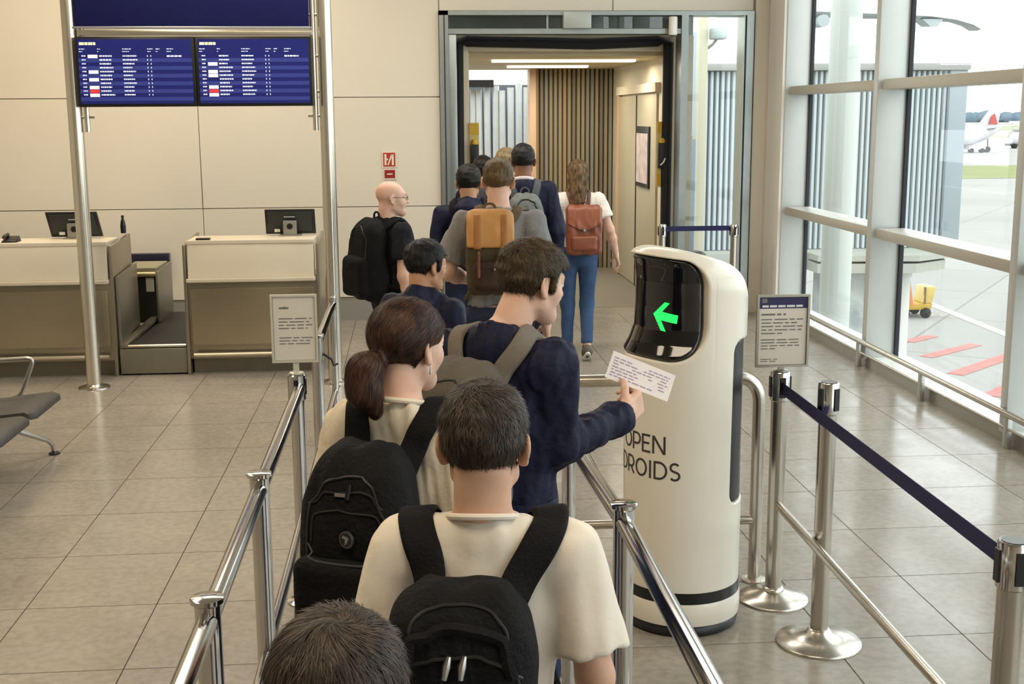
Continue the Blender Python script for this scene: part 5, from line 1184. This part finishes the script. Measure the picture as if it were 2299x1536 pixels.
L([q(-.92, .40), q(-.5, .53), q(0, .58), q(.5, .53), q(.92, .40)], 'zipper', ZIP, .0036)
uf2 = lambda P: np.minimum(b['pf'](P), b['kf'](P))
L([q(-.80, .10), q(-.62, .22), q(0, .27), q(.62, .22), q(.80, .10)], 'pocket_zipper', ZIP, .0034, .001, uf2)
for dx_ in (-.014, .014):
    a0 = (b['cx']+dx_, b['yb']+.0, b['zc']+b['h']*.288); pts, _ = snap(b['pf'], [a0, (a0[0]-.004, a0[1], a0[2]-.018), (a0[0]-.008, a0[1], a0[2]-.042)], .007)
    build(MB().tube([tuple(v) for v in T(pts)], [.004, .0078, .005], 8), 'zip_pull', SILV, b['t'], smooth=True)
zz = b['zc']+.035; em = [(b['cx']-.02+.021*math.cos(a), b['yb']-.05, zz+.013*math.sin(a)) for a in [2*math.pi*i/24 for i in range(25)]]
OR = mat('emblem_orange', (206, 110, 62), .5)
P_, _ = snap(uf2, em, .001); build(MB().tube([tuple(v) for v in T(P_)], .0036, 6), 'emblem_ring', OR, b['t'], smooth=True)
P_, _ = snap(uf2, [(b['cx']-.032, b['yb']-.05, zz), (b['cx']-.008, b['yb']-.05, zz)], .001); build(MB().tube([tuple(v) for v in T(P_)], .0032, 6), 'emblem_bar', OR, b['t'], smooth=True)
# woman with low ponytail
KP = (0, -.112, -.030)
def pony(P):
    y, z = P[:, 1], P[:, 2]
    hl = np.interp(y, [-.14, -.05, -.03, -.012, .012, .03, .05, .075, .10], [-.075, -.075, -.05, .012, .020, .022, .040, .066, .078]).astype(f32)
    cap = smax(HEAD_CORE(P)-np.interp(z, [-.08, 0, .1], [.010, .015, .018]).astype(f32), (hl-z)*.7, .010)
    tail = union([cone(KP, (0, -.150, -.055), .022, .038), cone((0, -.150, -.055), (.008, -.155, -.115), .042, .040), cone((.008, -.155, -.115), (.02, -.125, -.165), .036, .018), ell((-.02, -.155, -.085), (.03, .03, .05))], .03)
    return smin(cap, tail(P), .018)
def pony_flow(P):
    d = toward(KP, .05)(P); m = (P[:, 1] < -.118)[:, None]; t2 = np.tile(A3(.05, -.2, -1), (len(P), 1)) + np.stack([np.sin(P[:, 2]*60)*.5, np.cos(P[:, 2]*50)*.4, 0*P[:, 0]], 1).astype(f32); return np.where(m, t2, d).astype(f32)
P3 = person('person in cream T-shirt and earring turned right, large black backpack with round emblem', -.020, 2.86, 22, 1.628, SKIN_A, [pony], H_AU, pony_flow, head=(22, 8, 0), hs=.95, sh=.82, wd=.86, shirt=dict(sleeve='short', m=TEE_C, cut=.72, hem=.93, rib=True, fold=.0042, freq=26, st=(1.2, 1, .3), crease=.0034, loose=.006), pants=dict(m=JEAN), res=.0075, bres=.0052, hres=.0042, nstr=14000, sl=.065, sw=.0016, lift=.006, jit=.13, brow=H_AU)
tie = [P3.HT(np.array([[.030*math.cos(a), KP[1]-.014+.012*math.sin(a), KP[2]-.006+.030*math.sin(a)]], f32))[0] for a in [2*math.pi*i/24 for i in range(25)]]
build(MB().tube([tuple(v) for v in tie], .006, 8), 'hair_tie', mat('tie_dark', (34, 30, 32), .6), P3.root, smooth=True)
ea = P3.HT(np.array([[.083, .002, -.040], [.085, .002, -.052], [.084, .003, -.062]], f32)); build(MB().tube([tuple(v) for v in ea], [.0015, .0022, .003], 8), 'earring', SILV, P3.root, smooth=True)
b = backpack(P3, 'large black backpack with round emblem on the cream T-shirt', BK, BKS, w=.27, h=.50, d=.19, zc=1.16, rnd_=.08, taper=.26, dx=-.02, sx=.080, handle=False, sw=.062, res=.006, pocket=(.245, .26, .035, -.115, BK))
L, q, T = b['line'], b['q'], b['T']; uf = lambda P: np.minimum(b['pf'](P), b['kf'](P))
L([q(-.92, -.2), q(-.86, .3), q(-.6, .74), (b['cx'], b['yb']-.02, b['zc']+b['h']*.48), q(.6, .74), q(.86, .3), q(.92, -.2)], 'piping', ZIP, .0035)
L([q(-.80, .60), q(-.4, .70), q(0, .73), q(.4, .70), q(.80, .60)], 'zipper', ZIP, .003); L([q(-.88, .20), q(-.45, .09), q(0, .06), q(.45, .09), q(.88, .20)], 'pocket_seam', mat('seam_grey', (58, 58, 60), .6), .0026, .001, uf)
L([q(-.72, .2), q(-.68, .45), q(-.5, .50), q(0, .53), q(.5, .50), q(.68, .45), q(.72, .2)], 'pocket_zipper', ZIP, .0026, .001, uf)
P_, _ = snap(b['pf'], [(b['cx']-.03, b['yb'], b['zc']+.165), (b['cx']+.0, b['yb'], b['zc']+.165)], .003); build(MB().tube([tuple(v) for v in T(P_)], .0042, 8), 'zip_pull', SILV, b['t'], smooth=True)
P_, _ = snap(b['pf'], [(b['cx']+.004, b['yb'], b['zc']+.195), (b['cx']+.004, b['yb'], b['zc']+.155)], .002); build(MB().tube([tuple(v) for v in T(P_)], .006, 8), 'zip_tab', DARK, b['t'], smooth=True)
bc, bg = snap(uf, [(b['cx']+.005, b['yb']-.05, b['zc']+.068)], .001); W0 = Vector(T(bc)[0]); W1 = Vector(T(bc+bg*.006)[0]); bd = build(MB().tube([W0, W1], .019, 24), 'badge', mat('badge_grey', (92, 92, 96), .35, .6), b['t'], smooth=40)
build(MB().tube([W1, W1.lerp(W0, -.1)], .0155, 24), 'badge_face', mat('badge_dark', (38, 38, 42), .3, .4), bd); dm = W1.lerp(W0, -.15); nv = (W1-W0).normalized(); rv = nv.cross(Vector((0, 0, 1))).normalized(); uv = rv.cross(nv)
build(MB().prism([(-.010, .006), (.006, .010), (.010, .004), (.0, .002), (.002, -.012), (-.006, -.004)], nv*.0012, dm, rv, uv), 'badge_mark', mat('badge_light', (150, 150, 156), .3, .6), bd)
# man in navy jacket showing his boarding pass
x4, y4, yw4 = .245, 3.30, 34
pinch = [(62, 62, 30), (68, 70, 34), (72, 76, 36), (74, 78, 36)]
P4 = Person()
def loc4(W): r = math.radians(yw4); c, s_ = math.cos(r), math.sin(r); dx_, dy_ = W[0]-x4, W[1]-y4; return (dx_*c - dy_*s_, dx_*s_ + dy_*c, W[2])
el4, wr4 = loc4((.405, 3.24, 1.16)), loc4((.61, 3.42, 1.19))
def dir4(v): return np.array(loc4((x4+v[0], y4+v[1], v[2])))
P4 = person('person in navy jacket holding a boarding pass out to the robot', x4, y4, yw4, 1.725, SKIN_A, short_hair(.022, .010, .004, .072, -.070, fringe=.006, clump=.0022), H_BR, whorl((.0, -.06, .12), .3, .3), head=(26, 12, 0), hs=.90, hoff=(.05, .05, .0), sh=.96, armR=(el4, wr4), handR=dict(f=dir4((.60, .74, .28)), n=dir4((-.74, .60, .0)), curl=pinch, thumb=.55, sc=1.0),
    shirt=dict(name='jacket', sleeve='long', m=NAVY, hem=.97, fold=.008, freq=24, crease=.0035, collar=.015, loose=.012, band=NAVY), pants=dict(m=JEAND, name='jeans'), res=.0072, bres=.0050, hres=.0040, nstr=14000, sl=.035, sw=.0015, lift=.012, jit=.35, brow=H_BR)
TAU = cloth_mat('pack_taupe', (92, 86, 78), .10, .08, .8, 12, 120); TAUS = cloth_mat('strap_taupe', (112, 105, 96), .06, .08, .85, 20, 200)
b = backpack(P4, 'taupe grey backpack worn over the navy jacket', TAU, TAUS, w=.29, h=.44, d=.18, zc=1.225, rnd_=.08, taper=.26, sx=.085, sw=.056, lower=False, res=.006, dx=-.01, pocket=(.25, .22, .04, -.11, TAU), handle=False)
L, q, T = b['line'], b['q'], b['T']
L([q(-.9, .1), q(-.75, .42), q(-.4, .52), q(0, .55), q(.4, .52), q(.75, .42), q(.9, .1)], 'zipper', DARK, .0055, .001); L([q(-.9, -.1), q(-.8, .4), q(-.55, .78), (b['cx'], b['yb'], b['zc']+b['h']*.49), q(.55, .78), q(.8, .4), q(.9, -.1)], 'piping', ZIP, .003)
P_, _ = snap(b['pf'], [(b['cx']+.035, b['yb'], b['zc']+.13), (b['cx']+.035, b['yb'], b['zc']+.105)], .006); build(MB().tube([tuple(v) for v in T(P_)], .0045, 8), 'zip_pull', WHITEPAINT, b['t'], smooth=True)
# boarding pass between his finger and thumb
bp = thing('boarding_pass', 'pinkish printed boarding pass held before the robot', 'boarding pass', (.66, 3.5, 1.21))
cA, cB, cD = Vector((.563, 3.49, 1.292)), Vector((.613, 3.52, 1.360)), Vector((.755, 3.50, 1.209))
ux = (cD-cA).normalized(); uy = cB-cA; uy = (uy-ux*uy.dot(ux)).normalized(); nv = ux.cross(uy)
if nv.y > 0: nv = -nv
o_ = cA + ux*.135
sheet = [(-.135, .0), (.072, .0), (.072, .084), (-.135, .084)]
build(MB().prism(sheet, nv*-.0006, o_, ux, uy), 'sheet', mat('pass_paper', (232, 222, 224), .6, rgb2=(238, 232, 226), scale=12), bp)
tl = MB(); rg = random.Random(3)
for r in range(7):
    u = -.125
    while u < .055:
        wd_ = rg.uniform(.006, .022); wd_ = min(wd_, .058-u)
        if rg.random() < .72 and not (-.045 < u < -.03): tl.prism([(u, .012+r*.009), (u+wd_, .012+r*.009), (u+wd_, .0155+r*.009), (u, .0155+r*.009)], nv*.0003, o_+nv*.0002, ux, uy)
        u += wd_+.004
oo = build(tl, 'printed_lines', mat('pass_print', (168, 150, 170), .7), bp); oo['kind'] = 'stuff'
# young man in navy hoodie
P5 = person('person in navy hooded top looking down, without a backpack', .055, 5.22, 32, 1.525, SKIN_C, short_hair(.020, .012, .004, .07, -.06), H_BK, whorl(), head=(24, 8, 0), hs=.98, sh=.95, wd=.95, shirt=dict(name='hooded_top', sleeve='long', m=NAVY, hood=True, hem=.92, fold=.006, loose=.014), pants=dict(m=JEAND), res=.009, hres=.005, nstr=5000, sl=.035, sw=.002, lift=.010, brow=H_BK)
# bald man with glasses
P6 = person('person in black T-shirt and eyeglasses standing by the wall', -.115, 7.8, 58, 1.655, SKIN_A, None, None, None, head=(22, 4, 0), hs=.97, sh=1.0, wd=1.04, shirt=dict(sleeve='short', m=cloth_mat('tee_black', (28, 29, 34), .08, .15), hem=.92, fold=.005), pants=dict(m=cloth_mat('trousers_dark', (40, 40, 46))), res=.010, hres=.0055, brow=H_GB)
gl = MB()
for sx_ in (-1, 1): gl.tube([tuple(v) for v in P6.HT(np.array([[sx_*.033+.021*math.cos(a), .104, .012+.016*math.sin(a)] for a in [2*math.pi*i/16 for i in range(17)]], f32))], .0016, 6); gl.tube([tuple(v) for v in P6.HT(np.array([[sx_*.054, .102, .016], [sx_*.076, .05, .016], [sx_*.082, -.004, .014]], f32))], .0016, 6)
gl.tube([tuple(v) for v in P6.HT(np.array([[-.012, .108, .014], [.012, .108, .014]], f32))], .0016, 6); tag(build(gl, 'eyeglasses', mat('glasses_wire', (70, 68, 66), .3, .7), smooth=True), 'thin wire eyeglasses worn with the black T-shirt by the wall', 'eyeglasses')
b = backpack(P6, 'black backpack with carry loop by the wall, leftmost of the backpacks', BK, BKS, w=.30, h=.52, d=.19, y0=-.08, zc=1.235, rnd_=.09, taper=.28, sx=.085, res=.010, pocket=(.25, .26, .045, -.10, BK))
L, q = b['line'], b['q']; L([q(-.9, -.1), q(-.75, .5), (b['cx'], b['yb'], b['zc']+b['h']*.48), q(.75, .5), q(.9, -.1)], 'zipper', ZIP, .004)
# man in grey T-shirt with canvas rucksack
P7 = person('person in grey T-shirt with elbow out, canvas rucksack with tan flap', .47, 6.5, 2, 1.838, SKIN_A, short_hair(.012, .006, .003, .07, -.07), H_GB if False else hair_mat('hair_ash_brown', (78, 62, 42), (120, 98, 68)), whorl(), head=(4, 2, 0), hs=.93, sh=1.0, wd=1.0, armL=((-.275, -.03, 1.23), (-.14, .19, 1.16)), handL=dict(f=(.6, .7, .1), n=(.5, -.4, .6), curl=RELAX), shirt=dict(sleeve='short', m=cloth_mat('tee_grey_melange', (132, 130, 130), .06, .15), cut=.75, hem=1.0, fold=.005, loose=.008), pants=dict(m=cloth_mat('trousers_navy', (40, 46, 68))), res=.010, hres=.006, nstr=3000, sl=.022, sw=.0014)
OLV = cloth_mat('canvas_olive', (78, 68, 52), .14, .2); TAN = mat('flap_tan', (186, 134, 74), .6, var=.12, scale=10); LEA = mat('leather_brown', (112, 70, 42), .55, var=.12, scale=12)
b = backpack(P7, 'olive canvas rucksack with tan flap on the grey T-shirt', OLV, cloth_mat('strap_olive', (98, 84, 66)), w=.25, h=.43, d=.17, zc=1.29, rnd_=.05, taper=.06, sx=.085, sw=.05, res=.009, pocket=(.19, .16, .045, -.11, cloth_mat('canvas_dark', (66, 50, 42), .12)), dx=-.05)
L, q, T = b['line'], b['q'], b['T']
def slab(b, u0, u1, v0, v1, th, name, m, r=.012, sag=0.0):
    c_ = A3(b['cx']+(u0+u1)/4*b['w'], b['yb']+.02, b['zc']+(v0+v1)/4*b['h']); hx, hz = (u1-u0)/4*b['w'], (v1-v0)/4*b['h']
    g = lambda P: smax(smax(b['pf'](P)-th, np.abs(P[:, 0]-c_[0])-hx, r), np.abs(P[:, 2]-c_[2]) - (hz+sag*(1-((P[:, 0]-c_[0])/hx)**2)), r)
    g2 = lambda P: smax(g(P), -(b['pf'](P)+.01), .002)
    V, Q = polygonize(g2, c_-np.array([hx+.03, .12, hz+.05+abs(sag)]), c_+np.array([hx+.03, .14, hz+.05]), .006, 1); return np_obj(name, V, Q, m, b['t'], b['T'])
fl_ = slab(b, -.98, .98, .15, 1.05, .010, 'flap', TAN)
for u in (-.55, .55): slab(b, u-.16, u+.16, .12, .95, .015, 'flap_strap', mat('strap_rust', (156, 98, 44), .6, var=.1))
for u in (-.5, .5): slab(b, u-.06, u+.06, -.55, .10, .05, 'leather_strap', LEA)
slab(b, .08, .2, -.38, -.28, .056, 'buckle', SILV)
# people farther on
P8 = person('person in dark navy jacket just left of the grey T-shirt', .42, 8.7, 4, 1.695, SKIN_C, short_hair(.018, .012, .006), H_BK, whorl(), head=(6, 4, 0), hs=1.04, sh=1.06, shirt=dict(name='jacket', sleeve='long', m=NAVY, hood=True, hem=.90, fold=.006, loose=.02), pants=dict(m=cloth_mat('trousers_navy', (40, 46, 68))), res=.012, hres=.008, nstr=1200, sl=.03, sw=.002)
b = backpack(P8, 'dark backpack on the navy jacket before the left gate jamb', BK, BKS, w=.27, h=.42, d=.14, zc=1.19, res=.012)
P9 = person('person in navy jumper and white collar at the jet bridge mouth', .857, 9.25, 0, 1.836, skin_mat('skin_deep', (122, 84, 62), (146, 104, 80)), short_hair(.012, .009, .005), H_BK, whorl(), head=(2, 2, 0), hs=1.0, sh=1.02, shirt=dict(name='jumper', sleeve='long', m=NAVY, hem=.90, collar=.0, loose=.012), pants=dict(m=cloth_mat('trousers_dark', (40, 40, 46))), res=.012, hres=.008, nstr=1200, sl=.02, sw=.002)
col9 = [P9.T(np.array([[.072*math.cos(a), -.028+.066*math.sin(a), 1.575-.02*math.sin(a)]]))[0] for a in [2*math.pi*i/28 for i in range(29)]]; build(MB().tube([tuple(v) for v in col9], .014, 8), 'shirt_collar', mat('collar_white', (220, 212, 212), .8), P9.root, smooth=True)
GRY = cloth_mat('pack_grey', (106, 110, 108), .15, .2, .8, 14)
b = backpack(P9, 'mottled grey backpack with dark trim on the navy jumper', GRY, cloth_mat('strap_grey', (84, 86, 88)), w=.28, h=.46, d=.15, zc=1.20, res=.009, rnd_=.08, taper=.28, pocket=(.20, .2, .035, -.1, GRY))
L, q = b['line'], b['q']; L([q(-.9, -.4), q(-.8, .3), q(-.5, .72), (b['cx'], b['yb'], b['zc']+b['h']*.47), q(.5, .72), q(.8, .3), q(.9, -.4)], 'zipper', DARK, .006); L([q(-.6, .1), q(-.4, .4), q(0, .5), q(.4, .4), q(.6, .1)], 'pocket_zipper', DARK, .004)
P10 = person('person in grey coat mostly hidden behind the navy jumper', .80, 10.05, 10, 1.778, SKIN_A, short_hair(.02, .014, .008), H_GB, whorl(), head=(14, 0, 0), hs=1.0, shirt=dict(sleeve='long', m=cloth_mat('coat_grey', (70, 72, 80)), hem=.9), pants=dict(m=JEAND), res=.013, hres=.009, nstr=900, sl=.03, sw=.002)
P11 = person('person in black jacket mostly hidden behind the grey T-shirt', .648, 10.7, 4, 1.688, SKIN_C, short_hair(.02, .016, .01), H_BK, whorl(), hs=1.05, shirt=dict(name='jacket', sleeve='long', m=cloth_mat('tee_black', (28, 29, 34)), hem=.9, loose=.015), pants=dict(m=cloth_mat('trousers_dark', (40, 40, 46))), res=.013, hres=.009, nstr=900, sl=.03, sw=.002)
# young woman walking into the jet bridge
def halfup(P):
    y, z = P[:, 1], P[:, 2]; hl = np.interp(y, [-.14, .0, .03, .05, .075, .10], [-.3, -.3, -.02, .040, .066, .078]).astype(f32)
    cap = smax(HEAD_CORE(P)-.018, (hl-z)*.7, .010)
    bk = union([ell((0, -.065, -.03), (.088, .062, .12)), ell((.0, -.085, -.13), (.075, .042, .11)), ell((-.02, -.09, -.20), (.05, .03, .075)), ell((.02, -.088, -.19), (.045, .03, .08)), cone((0, -.105, .06), (0, -.12, -.12), .028, .03)], .03)
    return smin(cap, wob(bk, .005, 45, 2)(P), .02)
def hflow(P): d = np.tile(A3(0, -.15, -1), (len(P), 1)); d[:, 0] += .5*np.sin(P[:, 2]*45+P[:, 0]*60); d[:, 1] -= np.clip(P[:, 2]-.03, 0, 1)*14*np.sign(P[:, 1]+.1); return d.astype(f32)
s12 = 1.675/1.75
lg12 = {1: (np.array([.085, .0, .50])*s12, np.array([.075, -.10, .115])*s12, -38), -1: (np.array([-.085, .02, .50])*s12, np.array([-.085, .03, .085])*s12, 0)}
P12 = person('person in white T-shirt and blue jeans walking into the jet bridge', 1.405, 10.2, 2, 1.675, SKIN_A, [halfup], H_LB, hflow, head=(4, 4, 0), hs=1.0, sh=1.02, wd=1.0, armR=(np.array([.275, -.05, 1.16])*s12, np.array([.345, .03, .93])*s12), legs=lg12, shirt=dict(sleeve='short', m=cloth_mat('tee_bright', (228, 222, 212), .03, .15), cut=.60, hem=.98, fold=.004), pants=dict(m=JEAN, name='jeans', end=-.12, waist=1.03), shoes=mat('sneaker_brown', (84, 76, 66), .7, var=.1), res=.0095, hres=.0065, nstr=4500, sl=.09, sw=.0022, lift=.006, jit=.12)
BRL = mat('pack_leather', (128, 70, 48), .42, var=.1, scale=8, bump=.06, bscale=60)
b = backpack(P12, 'brown leather backpack with pointed flap above the blue jeans', BRL, mat('strap_leather', (92, 56, 42), .5), w=.30, h=.40, d=.12, zc=1.165, rnd_=.035, taper=-.0, sx=.075, sw=.032, res=.008, dx=.03, pocket=(.22, .13, .03, -.10, BRL))
L, q = b['line'], b['q']
slab(b, -.92, .92, .30, 1.02, .008, 'flap', mat('flap_leather', (138, 78, 54), .4, var=.1, scale=8), .01, .055)
L([q(-.92, .34), q(-.4, .12), q(0, .02), q(.4, .12), q(.92, .34)], 'flap_edge', mat('edge_dark', (58, 34, 26), .5), .0035, .006); P_, _ = snap(b['pf'], [q(0, .05)], .012); W0 = Vector(b['T'](P_)[0]); build(MB().tube([W0+Vector((0, -.006, 0)), W0+Vector((0, .008, 0))], .011, 12), 'stud', SILV, b['t'], smooth=True)
